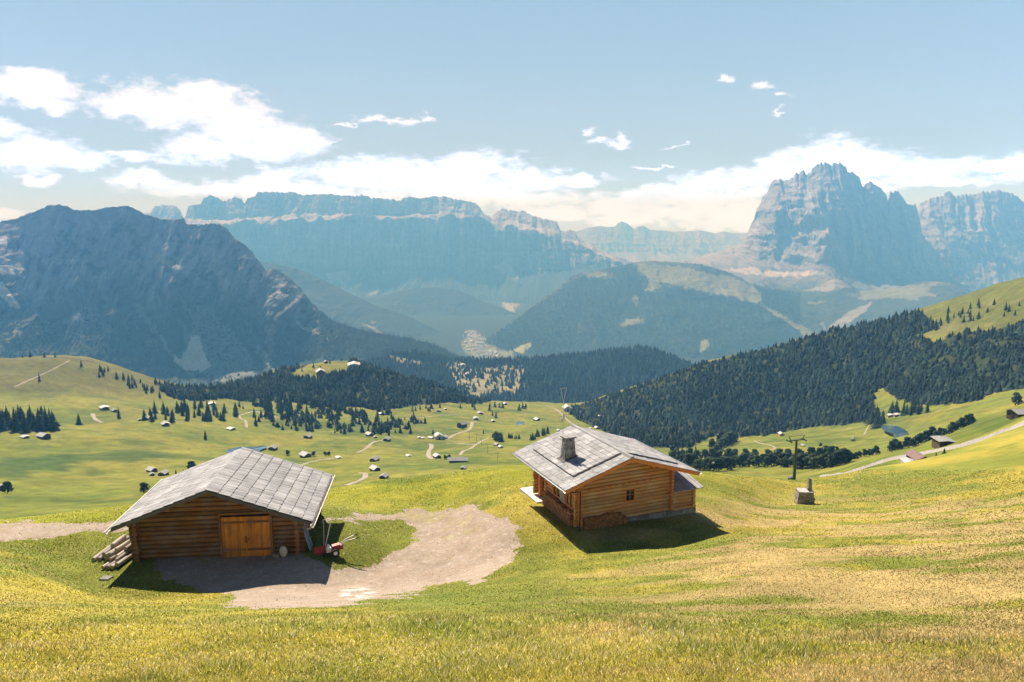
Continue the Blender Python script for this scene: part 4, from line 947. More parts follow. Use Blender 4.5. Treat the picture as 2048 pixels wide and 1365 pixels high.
    for q in range(8):
        for h in range(3): st.rock((5.55, fy + .1 + q * .3, -.3 + h * .22), .17, .18, .12)
    st.build('annex_footing', M['stone'], ann)
    # roof
    r = MB()
    sloped_prism(r, -aL, 0, H - aL * s - .06, H - .06, .0, L, .14); sloped_prism(r, .002, aR, H - .06, H - aR * s - .06, .0, L, .14)
    roof = r.build('roof', M['beam'], root)
    c = MB()
    shingle_slope(c, -aL - .06, H - (aL + .06) * s - .06, H - .05, -.05, L + .05, 10, .09, .16, .004, th=.012); c.build('shingle_slope', M['shingle'], roof)
    c = MB()
    shingle_slope(c, aR + .06, H - (aR + .06) * s - .06, H - .05, -.05, L + .05, 10, .09, .16, .004, th=.012); c.build('shingle_slope', M['shingle'], roof)
    # raised inner fields
    def field(x0, x1, y0, y1, sg, n):
        e = MB(); sloped_prism(e, sg * x0, sg * x1, H - x0 * s - .06 + .10, H - x1 * s - .06 + .10, y0, y1, .09)
        f = e.build('raised_field', M['shingle_edge'], roof)
        c = MB(); shingle_slope(c, sg * x1, H - x1 * s - .06, H - x0 * s - .06, y0 + .06, y1 - .02, n, .22, .4, .105, sg * x0, .018); c.build('field_shingle', M['shingle'], f)
    field(.18, 3.68, 1.0, 7.1, -1, 9); field(.25, 4.3, .95, 7.1, 1, 10)
    rc = MB(); rc.hexa([(-.16, -.07, H - .09), (.16, -.07, H - .09), (.16, L + .06, H - .09), (-.16, L + .06, H - .09), (-.09, -.07, H + .055), (.12, -.07, H + .055), (.12, L + .06, H + .055), (-.09, L + .06, H + .055)]); rc.build('ridge_cap', M['shingle'], roof)
    f = MB()
    for (a, b_) in ((-aL, -.001), (.001, aR)): sloped_prism(f, a, b_, H - abs(a) * s - .075, H - abs(b_) * s - .075, -.06, -.005, .24)
    f.build('barge_board', M['beam'], roof)
    for sx, a in ((1, aR), (-1, aL)):
        g = MB(); x = sx * (a + .13); z = H - a * s - .13
        prof = [(-.075, .045), (-.055, -.04), (0, -.07), (.055, -.04), (.075, .045), (.06, .045), (.045, -.03), (0, -.055), (-.045, -.03), (-.06, .045)]
        n = len(prof); vs = [(x + p, -.15, z + q) for p, q in prof] + [(x + p, L + .15, z + q) for p, q in prof]
        g.add(vs, [(i, (i + 1) % n, (i + 1) % n + n, i + n) for i in range(n)] + [tuple(range(n))[::-1], tuple(range(n, 2 * n))])
        g.build('gutter', M['metal'], root)
    g = MB(); x = -aL - .1; z = H - aL * s - .2
    g.tube([(x, .0, z), (x + .5, .3, z - .2), (xl - .16, fy - .5, z - .28), (xl - .16, fy - .5, -.1)], .045, 8); g.build('downspout', M['dark'], root)
    # chimney of rough stones, with slots under its slab
    cx, cy = -2.66, 3.66; zb = H - 2.66 * s - .2
    ch = MB(); zz = zb; k = 0
    while zz < zb + 1.55:
        f_ = (zz - zb) / 1.55; h = .36 - .09 * f_
        for i in range(4):
            for e in (-1, 0, 1):
                if i % 2: pos = (cx + (1 if i == 1 else -1) * h * .88, cy + e * h * .62, zz)
                else: pos = (cx + e * h * .62, cy + (1 if i == 0 else -1) * h * .88, zz)
                if zz > zb + 1.36 and (e == 0): continue
                ch.rock(pos, h * .34, h * .34, .085, random.uniform(-.1, .1))
        zz += .135; k += 1
    ch.box(cx - .2, cx + .2, cy - .2, cy + .2, zb - .2, zb + 1.35)
    chim = ch.build('chimney', M['stone'], roof)
    sb = MB(); sb.rock((cx, cy, zb + 1.66), .42, .36, .04, .05, rough=.08); sb.build('chimney_slab', M['slab'], chim)
    fl = MB(); sloped_prism(fl, cx - .62, cx + .5, H - (2.66 + .62) * s + .11, H - (2.66 - .5) * s + .11, cy - .5, cy + .5, .05); fl.build('flashing', M['shingle_edge'], chim)
    an_ = MB(); x, y = cx - .15, cy + .5; zt = zb + 1.4
    an_.tube([(x, y, zb + .1), (x, y, zb + 3.9)], .018, 6); an_.tube([(x, y, zb + 3.9), (x - .22, y, zb + 4.9)], .014, 6); an_.tube([(x - .22, y, zb + 4.9), (x + .24, y, zb + 4.9)], .014, 6); an_.tube([(x, y, zb + 3.9), (x + .24, y, zb + 4.9)], .014, 6)
    an_.box(x - .16, x - .03, y - .05, y + .05, zb + 2.6, zb + 2.85); an_.box(x + .03, x + .1, y - .04, y + .04, zb + 2.75, zb + 3.15)
    an_.build('antenna_mast', M['gutter_pale'], root)
    # firewood stacked under the side window and before the gable
    def woodpile(name, x0, x1, y0, y1, z0_, z1, axis, lab):
        m_ = MB()
        if axis == 'x':
            y = y0
            while y < y1:
                z = z0_
                while z < z1 - random.uniform(0, .1):
                    r_ = random.uniform(.04, .075); xx = x0 + random.uniform(-.03, .03)
                    m_.tube([(xx, y + random.uniform(-.015, .015), z), (x1, y, z)], r_, 5, jit=.25); z += r_ * 1.55
                y += .115
        else:
            x = x0
            while x < x1:
                z = z0_
                while z < z1 - random.uniform(0, .1) - (.3 if x > x1 - .3 else 0):
                    r_ = random.uniform(.04, .075); yy = y0 + random.uniform(-.03, .03)
                    m_.tube([(x + random.uniform(-.015, .015), yy, z), (x, y1, z)], r_, 5, jit=.25); z += r_ * 1.55
                x += .115
        o = m_.build(name, M['firewood']); o.location = root.location; o.rotation_euler = root.rotation_euler
        return tag(o, lab, 'firewood')
    woodpile('firewood_stack', xl - .46, xl - .14, 1.25, 5.35, .3, 1.28, 'x', 'tall firewood stack under the shuttered windows of the chalet')
    woodpile('firewood_stack', -3.0, .05, fy - .46, fy - .14, .02, 1.02, 'y', 'low firewood stack against the shaded gable of the chalet')
    return root
CHALET = build_chalet()

# ------------------------------------------------------------------ things around the barn
def bw(x, y, z=0.0): return barn_pt(x, y, z)
def local_thing(name, loc, rz, label, cat, group=None): return empty(name, loc, rz, label=label, cat=cat, group=group)

def build_log_pile():
    rnd = random.Random(3)
    # (near end x, far end x, near y, far y, height, radius) in the barn's own frame; the pile leans on the left wall
    spec = [(-7.3, -6.9, 1.55, 4.6, .12, .13), (-6.95, -6.3, 1.45, 4.8, .13, .13), (-6.45, -5.45, 1.3, 4.6, .26, .19), (-6.1, -5.05, .95, 4.3, .50, .15), (-6.15, -5.2, .15, 3.4, .12, .11), (-5.85, -5.0, .05, 3.2, .13, .12), (-5.58, -4.95, .0, 3.0, .13, .12),
            (-5.32, -4.85, .1, 3.0, .2, .13), (-5.95, -5.0, .7, 3.7, .33, .10), (-5.6, -4.92, .8, 3.9, .42, .11), (-6.5, -6.32, 2.3, 3.6, .54, .13), (-5.5, -4.85, .4, 3.3, .40, .08), (-5.35, -4.82, 1.4, 4.2, .62, .12), (-5.85, -5.15, 1.3, 4.5, .66, .10), (-6.75, -5.9, 1.7, 5.0, .32, .12)]
    labs = {0: 'leftmost pale log, lying in the grass away from the pile beside the barn', 3: 'thickest pale log on top of the pile beside the barn', 10: 'short log stub lying across the back of the log pile'}
    for i, (x0, x1, y0, y1, z, r) in enumerate(spec):
        a, b = np.array(bw(x0, y0, 0)), np.array(bw(x1, y1, 0))
        a[2] = ground_z(a[0], a[1]) + z; b[2] = ground_z(b[0], b[1]) + z + rnd.uniform(.0, .12)
        m = MB(); n = 5; d = (b - a)
        L = np.linalg.norm(d); rz = math.atan2(d[1], d[0]) - math.pi / 2
        m.tube([(rnd.uniform(-.012, .012), L * k / n, d[2] * k / n + rnd.uniform(-.01, .01)) for k in range(n + 1)], [r * (1.06 - .02 * k) for k in range(n + 1)], 10, jit=.03)
        o = m.build('log', M['pale_log']); o.location = a; o.rotation_euler = (0, 0, rz)
        tag(o, labs.get(i, 'pale peeled log in the pile against the left wall of the barn'), 'log', 'logs piled beside the barn')
build_log_pile()

def build_barn_side():
    # pale boards leaning under the right eave
    for i in range(4):
        m = MB(); m.hexa([(-.09, -.02, 0), (.09, -.02, 0), (.09, .02, 0), (-.09, .02, 0), (-.09, .52, 1.95), (.09, .52, 1.95), (.09, .56, 1.95), (-.09, .56, 1.95)])
        o = m.build('board', M['bluegrey']); p = bw(5.45, 1.25 + i * .23); o.location = (p[0], p[1], ground_z(p[0], p[1]) - .03); o.rotation_euler = (0, 0, .1077 + R(90))
        tag(o, 'blue-grey weathered board leaning on the right wall of the barn under the eave', 'board', 'boards leaning on the barn')
    # rounded white boulder by the gable
    m = MB(); n = 8; ring = []
    me = bpy.data.meshes.new('boulder'); bm_v, bm_f = [], []
    for i in range(7):
        th = math.pi * i / 6
        for j in range(n):
            ph = 2 * math.pi * j / n; k = 1 + random.uniform(-.09, .09)
            bm_v.append((.27 * k * math.sin(th) * math.cos(ph), .2 * k * math.sin(th) * math.sin(ph), .36 * k * math.cos(th) + .3))
    for i in range(6):
        for j in range(n): bm_f.append((i * n + j, i * n + (j + 1) % n, (i + 1) * n + (j + 1) % n, (i + 1) * n + j))
    m.add(bm_v, [f[::-1] for f in bm_f], .9, True)
    o = m.build('boulder', M['slab']); p = bw(3.95, .72); o.location = (p[0], p[1], ground_z(p[0], p[1])); tag(o, 'pale upright boulder against the barn wall right of the orange door', 'boulder')
    m = MB(); m.rock((0, 0, .1), .18, .14, .12); o = m.build('stone', M['stone']); p = bw(3.55, .7); o.location = (p[0], p[1], ground_z(p[0], p[1])); tag(o, 'small grey stone beside the pale boulder at the barn wall', 'stone')
    # flat stone in the grass left of the shadow
    x, y, z, r = gpt(212, 1158); m = MB(); m.rock((0, 0, .03), .28, .2, .05); o = m.build('flat_stone', M['stone']); o.location = (x, y, z); tag(o, 'flat grey stone lying in the grass below the log pile', 'stone')
    # red hand scraper with a long pale handle
    x, y, z, r = gpt(640, 1108); rt = local_thing('push_scraper', (x, y, z), .5, 'red push scraper with a long pale handle propped beside the barn', 'scraper'); rt.scale = (.72, .72, .85)
    m = MB(); pr = [(-.14, .0), (-.02, .10), (.04, .28), (.05, .52)]
    for (a, b), (c, d) in zip(pr[:-1], pr[1:]):
        m.hexa([(-.5, a, b), (.5, a, b), (.5, c, d), (-.5, c, d), (-.5, a + .03, b), (.5, a + .03, b), (.5, c + .03, d), (-.5, c + .03, d)])
    m.build('blade', M['red'], rt)
    m = MB(); m.tube([(.35, .06, .35), (.5, .5, .9), (.62, .95, 1.7), (.6, 1.1, 2.05)], .024, 6); m.tube([(.55, 1.1, 2.05), (.85, 1.1, 2.1)], .022, 6); m.build('handle', M['gutter_pale'], rt)
    m = MB(); m.box(-.06, .0, -.0, .03, 0, 1.6); o = m.build('stake', M['white']); p = gpt(652, 1092); o.location = p[:3]; o.rotation_euler = (R(-12), R(14), .2); tag(o, 'white stake standing in the shade right of the barn', 'stake')
    # two-wheeled motor mower with raised handlebars
    x, y, z, r = gpt(668, 1110); rt = local_thing('motor_mower', (x, y, z), -1.15, 'red and white two-wheeled motor mower with long handlebars parked by the barn', 'mower'); rt.scale = (.86, .86, .86)
    m = MB(); m.hexa([(-.22, -.2, .34), (.22, -.2, .34), (.22, .42, .34), (-.22, .42, .34), (-.19, -.12, .72), (.19, -.12, .72), (.19, .42, .78), (-.19, .42, .78)]); m.box(-.2, .2, .43, .62, .4, .7); m.build('hood', M['red'], rt)
    m = MB(); m.box(-.2, .2, -.52, -.21, .32, .66); m.tube([(-.1, -.36, .66), (-.1, -.36, .8)], .09, 8); m.tube([(.12, -.38, .66), (.12, -.38, .76)], .06, 8)
    for q in range(6): m.box(.21, .25, -.5 + q * .05, -.47 + q * .05, .36, .62)
    m.build('engine', M['white'], rt)
    for sx in (-1, 1):
        m = MB(); m.tube([(sx * .27, .05, .29), (sx * .43, .05, .29)], .29, 16); wl = m.build('wheel', M['rubber'], rt)
        m = MB(); m.tube([(sx * .44, .05, .29), (sx * .455, .05, .29)], .14, 12); m.build('hub', M['white'], wl)
    m = MB(); m.tube([(-.5, -.72, .1), (.5, -.72, .1)], .05, 8)
    for q in range(11): m.hexa([(-.5 + q * .1 - .03, -.72, .07), (-.5 + q * .1 + .03, -.72, .07), (-.5 + q * .1 + .01, -.9, .06), (-.5 + q * .1 - .01, -.9, .06), (-.5 + q * .1 - .03, -.72, .1), (-.5 + q * .1 + .03, -.72, .1), (-.5 + q * .1 + .01, -.9, .08), (-.5 + q * .1 - .01, -.9, .08)])
    m.box(-.08, .08, -.72, -.5, .1, .34); m.build('cutter_bar', M['dark'], rt)
    for sx in (-1, 1):
        m = MB(); m.tube([(sx * .1, .5, .66), (sx * .16, .9, .95), (sx * .3, 1.5, 1.06)], .045, 8); hb = m.build('handlebar', M['gutter_pale'], rt)
        m = MB(); m.tube([(sx * .3, 1.5, 1.06), (sx * .34, 1.8, 1.1)], .03, 8); m.tube([(sx * .3, 1.55, 1.1), (sx * .37, 1.78, 1.2)], .012, 6); m.build('grip', M['rubber'], hb)
build_barn_side()

def build_ruin():
    x, y, z, r = gpt(1608, 1008)
    rt = local_thing('stone_hearth', (x, y, z - .1), -.12, 'dry stone hearth with a pale slab on top and a tapering stone pillar', 'hearth'); rt.scale = (.76, .8, 1.0)
    rnd = random.Random(5)
    m = MB(); zz = 0
    while zz < 1.45:
        h = rnd.uniform(.09, .14); k = 1 - .14 * zz / 1.45
        for side in range(4):
            t = -1.0
            while t < 1:
                w = rnd.uniform(.16, .34)
                if side == 0: c = (t * .92 * k + w * .5, -.72 * k)
                elif side == 1: c = (t * .92 * k + w * .5, .72 * k)
                else: c = ((.92 if side == 2 else -.92) * k, (t + w * .5) * .72 * k)
                m.rock((c[0], c[1], zz + h / 2), w * .55 if side < 2 else .17, .17 if side < 2 else w * .42, h * .5, rnd.uniform(-.15, .15), rough=.2); t += w
        zz += h
    m.box(-.7, .7, -.55, .55, -.2, 1.35); m.build('stone_body', M['stone'], rt)
    m = MB(); m.rock((-.28, -.05, 1.5), .66, .72, .06, .05, rough=.07); m.build('slab', M['slab'], rt)
    m = MB(); zz = 1.1
    while zz < 2.75:
        h = rnd.uniform(.1, .15); k = .34 * (1 - .52 * (zz - 1.1) / 1.65)
        for a in range(4): m.rock((.62 + .09 * (zz - 1.1) * .2 + k * .5 * math.cos(a * 1.57 + .8), .25 + k * .5 * math.sin(a * 1.57 + .8), zz), k * .62, k * .62, h * .55, rnd.uniform(0, 1.5))
        zz += h
    m.build('pillar', M['stone'], rt)
build_ruin()

# ------------------------------------------------------------------ chairlift: steel pylons, cables, chairs
def pylon(name, loc, h, rz, label, group=None, big=True):
    rt = empty(name, loc, rz, label=label, cat='pylon', group=group)
    m = MB(); r0 = .035 * h if big else .022 * h
    m.tube([(0, 0, -.6), (0, 0, h * .55), (0, 0, h)], [r0 * 1.05, r0 * .8, r0 * .62], 12); m.build('mast', M['pylon'], rt)
    m = MB(); m.box(-h * .2, h * .2, -.12, .12, h - .02, h + .2)
    if big:
        m.hexa([(-h * .17, -.06, h + .2), (-h * .15, -.06, h + .2), (-h * .15, .06, h + .2), (-h * .17, .06, h + .2), (-h * .2, -.05, h + 1.1), (-h * .19, -.05, h + 1.1), (-h * .19, .05, h + 1.1), (-h * .2, .05, h + 1.1)])
        m.hexa([(h * .15, -.06, h + .2), (h * .17, -.06, h + .2), (h * .17, .06, h + .2), (h * .15, .06, h + .2), (h * .19, -.05, h + 1.1), (h * .2, -.05, h + 1.1), (h * .2, .05, h + 1.1), (h * .19, .05, h + 1.1)])
        m.tube([(-h * .21, 0, h + 1.1), (h * .21, 0, h + 1.1)], .04, 6)
    m.build('crossarm', M['pylon'], rt)
    for sx in (-1, 1):
        m = MB()
        for q in range(4): m.tube([(sx * h * .19 - .05, -.75 + q * .5, h + .02), (sx * h * .19 + .05, -.75 + q * .5, h + .02)], .19 if big else .22, 8)
        m.box(sx * h * .19 - .07, sx * h * .19 + .07, -.95, .95, h - .06, h + .06); m.build('sheave_train', M['pylon'], rt)
    return rt
PX, PY_, PZ, PR = gpt(1588, 959.0, 60)
PR = 168.0; _a, _t = px_dir(1588, 962); PX, PY_ = PR * math.sin(_a), PR * math.cos(_a); PZ = ground_z(PX, PY_)
_, _tt = px_dir(1588, 881); PTOP = -PR * float(_tt)
MAINH = PTOP - PZ
pylon('chairlift_pylon', (PX, PY_, PZ), MAINH, .35, 'tall dark green chairlift pylon with crossarm standing behind the stone hearth')
rt = empty('transformer_cabinet', (PX - 1.1, PY_ - .6, PZ + MAINH * 0 - .0), .35, label='small dark cabinet with a pale cap at the foot of the chairlift pylon', cat='cabinet')
_b, _s = px_dir(1584, 950)
m = MB(); m.box(-.5, .5, -.45, .45, -.5, max(1.2, (-PR * float(_s)) - PZ - .4)); m.build('cabinet_body', M['pylon'], rt)
zt = max(1.2, (-PR * float(_s)) - PZ - .4)
m = MB(); m.hexa([(-.6, -.55, zt), (.6, -.55, zt), (.6, .55, zt), (-.6, .55, zt), (-.4, -.4, zt + .35), (.4, -.4, zt + .35), (.4, .4, zt + .35), (-.4, .4, zt + .35)]); m.build('cabinet_cap', M['metal'], rt); rt.scale = (.75, .75, 1)
FARP = [(995, 924, 907, 'nearest small pylon of the valley lift, just above the meadow brow'), (975.5, 908, 889, 'second small valley lift pylon from the meadow brow'), (963, 891, 878, 'third small valley lift pylon, at the track junction'), (953, 884, 869.5, 'fourth small valley lift pylon, above the track junction'), (939, 880, 863, 'farthest small valley lift pylon, below the farmhouse lane')]
tops = []
for px_, pb, pt, lab in FARP:
    x, y, z, r = gpt(px_, pb, 260)
    _, t = px_dir(px_, pt); h = -r * float(t) - z
    pylon('lift_pylon', (x, y, z), h, -.3, lab, 'pylons of the valley lift', False); tops.append((x, y, z + h))
def ray_pt(px, py, r):
    a, t = px_dir(px, py); return np.array([r * math.sin(a), r * math.cos(a), -r * float(t)])
def cable(name, pts, rad, label, group):
    P = []
    for a, b in zip(pts[:-1], pts[1:]):
        a, b = np.array(a, float), np.array(b, float); L = np.linalg.norm(b - a)
        for k in range(12):
            s = k / 12; p = a + (b - a) * s; p[2] -= L * .035 * 4 * s * (1 - s) * .35; P.append(p)
    P.append(np.array(pts[-1], float))
    m = MB(); m.tube(P, rad, 4); return m.build(name, M['pylon'], label=label, cat='cable', group=group)
off = np.array([math.cos(.35), math.sin(.35), 0]) * MAINH * .19
ptop = np.array([PX, PY_, PTOP])
for sgn, lab in ((-1, 'thin lift cable on the hut side of the big pylon'), (1, 'thin lift cable on the far side of the big pylon')):
    o_ = off * sgn
    cable('lift_cable', [ray_pt(2140, 765, 150) + o_ * .5, ptop + o_ + (0, 0, .25), ray_pt(1475, 905 + sgn, 275) + o_ * .6, ray_pt(1362, 929 + 2 * sgn, 420) + o_ * .6, np.array(tops[0]) + o_ * .5], .02, lab, 'cables of the chairlift')
def chair(p, label):
    rt = empty('lift_chair', p, .6, label=label, cat='lift chair', group='chairs hanging from the lift cable')
    m = MB(); m.tube([(0, 0, 3.1), (0, 0, 1.6), (-.9, .1, 1.5), (-1.0, .1, .4)], .06, 6); m.tube([(0, 0, 1.6), (.9, .1, 1.5), (1.0, .1, .4)], .06, 6); m.build('hanger', M['metal'], rt)
    m = MB(); m.box(-1.0, 1.0, -.35, .2, .36, .46); m.build('seat', M['dark'], rt)
    m = MB(); m.hexa([(-1, .2, .46), (1, .2, .46), (1, .28, .46), (-1, .28, .46), (-1, .36, 1.1), (1, .36, 1.1), (1, .42, 1.1), (-1, .42, 1.1)]); m.build('backrest', M['white'], rt)
chair(ray_pt(1427, 930, 345), 'empty lift chair hanging before the dark tree row right of the chalet roof')
chair(ray_pt(1707, 884, 250), 'empty lift chair hanging over the valley meadow left of the pond')

# ------------------------------------------------------------------ lanes, ponds
def strip(px_pts, width, name, label, rmin, lift=.25, mat='dirt', c0=(.30, .255, .20)):
    width *= .78
    P = np.array(px_pts, float); d = np.concatenate([[0], np.cumsum(np.hypot(*np.diff(P, axis=0).T))])
    q = np.arange(0, d[-1], 1.2); X = pchip_eval(d, P[:, 0], q) if len(P) > 2 else np.interp(q, d, P[:, 0]); Y = pchip_eval(d, P[:, 1], q) if len(P) > 2 else np.interp(q, d, P[:, 1])
    x, y, z, r = ground_hits(X, Y, rmin); ok = ~np.isnan(r); x, y = x[ok], y[ok]
    if len(x) < 3: return
    t = np.stack([np.gradient(x), np.gradient(y)], 1); k = 5
    ker = np.ones(k) / k; t = np.stack([np.convolve(np.pad(t[:, i], k // 2, 'edge'), ker, 'valid') for i in (0, 1)], 1)
    t /= np.linalg.norm(t, axis=1)[:, None] + 1e-9; n = np.stack([-t[:, 1], t[:, 0]], 1)
    W = width * (1 + .25 * fbm(np.arange(len(x)) / 6.0, np.zeros(len(x)) + len(x), oct=3))
    rows = []
    for s in (-1, -.5, 0, .5, 1):
        xx, yy = x + n[:, 0] * W * s / 2, y + n[:, 1] * W * s / 2
        zz = np.array([ground_z(a, b) for a, b in zip(xx, yy)]) + lift * (1 if abs(s) < .9 else .3)
        rows.append(np.stack([xx, yy, zz], -1))
    V = np.array(rows); nv, nu = V.shape[:2]
    cc = np.broadcast_to(np.array(c0), (nv * nu, 3)) * (1 + .18 * fbm(V[..., 0].ravel() / 3, V[..., 1].ravel() / 3, oct=3))[:, None]
    o = np_mesh(name, V.reshape(-1, 3), grid_faces(nv, nu), M[mat], cols=cc); tag(o, label, kind='structure')
ROADPX = [(1640, 953), (1690, 947), (1720, 938), (1750, 925), (1780, 917), (1810, 911), (1850, 905), (1885, 900), (1925, 889), (1960, 878), (1990, 868), (2048, 848), (2120, 820)]
strip([(690, 972), (705, 967), (722, 960), (731, 953), (730, 948), (718, 946)], 4.2, 'path', 'curved light track below the dark huts', 300)
strip([(713, 906), (726, 901), (737, 893), (745, 886), (758, 882), (772, 880)], 4.0, 'path', 'light track leading up to a hut on a knoll', 300)
strip([(590, 935), (620, 925), (645, 920), (676, 916)], 3.6, 'path', 'light track to the low pale-roofed shed', 300)
strip([(856, 888), (862, 889), (863, 895), (858, 903), (857, 910), (862, 917), (870, 919)], 5.5, 'path', 'wide bend of light track by the white-roofed hut', 300)
strip([(893, 880), (905, 872), (920, 866), (936, 861), (943, 853), (944, 846), (955, 843)], 5, 'path', 'light lane curving round the grey-roofed farmhouse', 300)
strip([(893, 887), (910, 887), (935, 889), (950, 889), (965, 882), (978, 875)], 4, 'path', 'light track crossing the valley lift line', 300)
strip([(920, 911), (926, 903), (940, 898), (953, 889)], 4, 'path', 'light track up from the long barn', 300)
strip([(478, 832), (490, 828), (510, 823), (530, 829), (560, 836)], 4, 'path', 'light lane in front of the spruce wood', 500)
strip([(478, 832), (482, 838), (491, 842), (494, 856)], 4, 'path', 'short light lane dropping to the stream', 500)
strip([(185, 828), (190, 838), (205, 846)], 5, 'path', 'short light track by the left stand of trees', 500)
strip([(28, 775), (60, 760), (100, 742), (140, 721)], 2.6, 'path', 'thin pale footpath climbing the left hill', 800)
strip([(85, 716), (115, 714.5), (145, 717), (185, 723)], 3.0, 'path', 'thin pale path along the top of the left hill', 900, .8)
strip([(800, 838), (840, 836), (880, 831), (915, 829)], 3, 'path', 'faint light track through the green hollow', 500)
strip([(1092, 812), (1110, 818), (1140, 845), (1150, 852), (1160, 862)], 4.5, 'path', 'light track running down behind the chalet roof', 500)
strip([(1508, 882), (1520, 887), (1540, 891), (1550, 896), (1542, 901)], 2.6, 'path', 'thin light path in the meadow behind the tree row', 500)
strip([(575, 772), (590, 775), (605, 772)], 5, 'path', 'light lane among the dark spruces', 700)
strip([(1728, 870), (1736, 855), (1742, 846)], 1.8, 'path', 'faint path beside the pond', 500)
def pond(outline, name, label, rmin, lift=.55):
    P = np.array(outline, float); d = np.concatenate([[0], np.cumsum(np.hypot(*np.diff(np.vstack([P, P[:1]]), axis=0).T))]); Q = np.vstack([P, P[:1]])
    q = np.linspace(0, d[-1], 60)[:-1]; X = np.interp(q, d, Q[:, 0]); Y = np.interp(q, d, Q[:, 1])
    x, y, z, r = ground_hits(X, Y, rmin); n = len(X)
    zm = np.nanmean(z); V = np.stack([x, y, zm + (z - zm) * .75 + lift], -1); c = V.mean(0)
    m = MB(); m.add(np.vstack([V, c[None]]), [(i, (i + 1) % n, n) for i in range(n)])
    return m.build(name, M['water'], label=label, kind='structure')
pond([(1760, 864), (1775, 861), (1795, 861), (1808, 865), (1822, 871), (1834, 879), (1822, 886), (1805, 883), (1785, 876), (1765, 869)], 'pond', 'dark blue mountain pond in the meadow on the right', 400)
pond([(1031, 849), (1036, 846), (1048, 847), (1049, 851), (1041, 854), (1033, 852)], 'pond', 'tiny blue pond in the distant meadow', 500)
pond([(450, 905), (458, 900), (480, 897), (505, 898), (530, 896), (536, 898), (520, 904), (490, 909), (465, 909)], 'pond', 'pale reservoir behind the barn roof', 400)

# ------------------------------------------------------------------ huts of the valley
def hut_meshes(kind):
    """unit hut: 1 wide, 1.25 deep, gable to the front; returns wall, roof, door meshes"""
    w = MB(); r = MB(); d = MB()
    low, rise = {'hay': (.46, .26), 'low': (.30, .14), 'house': (.62, .30), 'tiny': (.5, .25), 'flat': (.55, .06)}[kind]
    D = .62; n = 5
    for k in range(n):
        z0, z1 = -.25 + (low + .25) * k / n, -.25 + (low + .25) * (k + 1) / n
        w.box(-.5 - .012 * (k % 2), .5 + .012 * (k % 2), -D, D, z0, z1)
    if rise > .1: w.add([(-.5, -D, low), (.5, -D, low), (0, -D, low + rise), (-.5, D, low), (.5, D, low), (0, D, low + rise)], [(0, 1, 2), (3, 5, 4)])
    ov = .13
    s = rise / .5
    sloped_prism(r, -.5 - ov, 0, low - ov * s + .03, low + rise + .03, -D - .12, D + .12, .035)
    sloped_prism(r, .001, .5 + ov, low + rise + .03, low - ov * s + .03, -D - .12, D + .12, .035)
    d.box(-.12, .14, -D - .02, -D + .01, -.1, low * .75)
    return w, r, d
_hm = {}
def hut(px, py, wpx, yaw, kind, roof, label, rmin=200, wall='hut_wall', r=None, cat='hut', group=None, deep=1.0):
    if r is None: x, y, z, r = gpt(px, py, rmin)
    else:
        a, t = px_dir(px, py); x, y, z = r * math.sin(a), r * math.cos(a), -r * float(t)
    size = wpx / F * r * .88
    key = (kind, roof, wall)
    if key not in _hm:
        w, rf, d = hut_meshes(kind)
        _hm[key] = (w.mesh('hut_wall', M[wall]), rf.mesh('hut_roof', M[roof]), d.mesh('hut_door', M['dark']))
    o = bpy.data.objects.new('mountain_hut', _hm[key][0]); COL.objects.link(o)
    o.location = (x, y, z); o.rotation_euler = (0, 0, -math.atan2(x, y) + yaw); o.scale = (size, size * deep, size)
    tag(o, label, cat, group)
    for nm, me in (('roof', _hm[key][1]), ('door', _hm[key][2])):
        c = bpy.data.objects.new(nm, me); COL.objects.link(c); c.parent = o
    return o
G1 = 'huts scattered over the valley meadows'
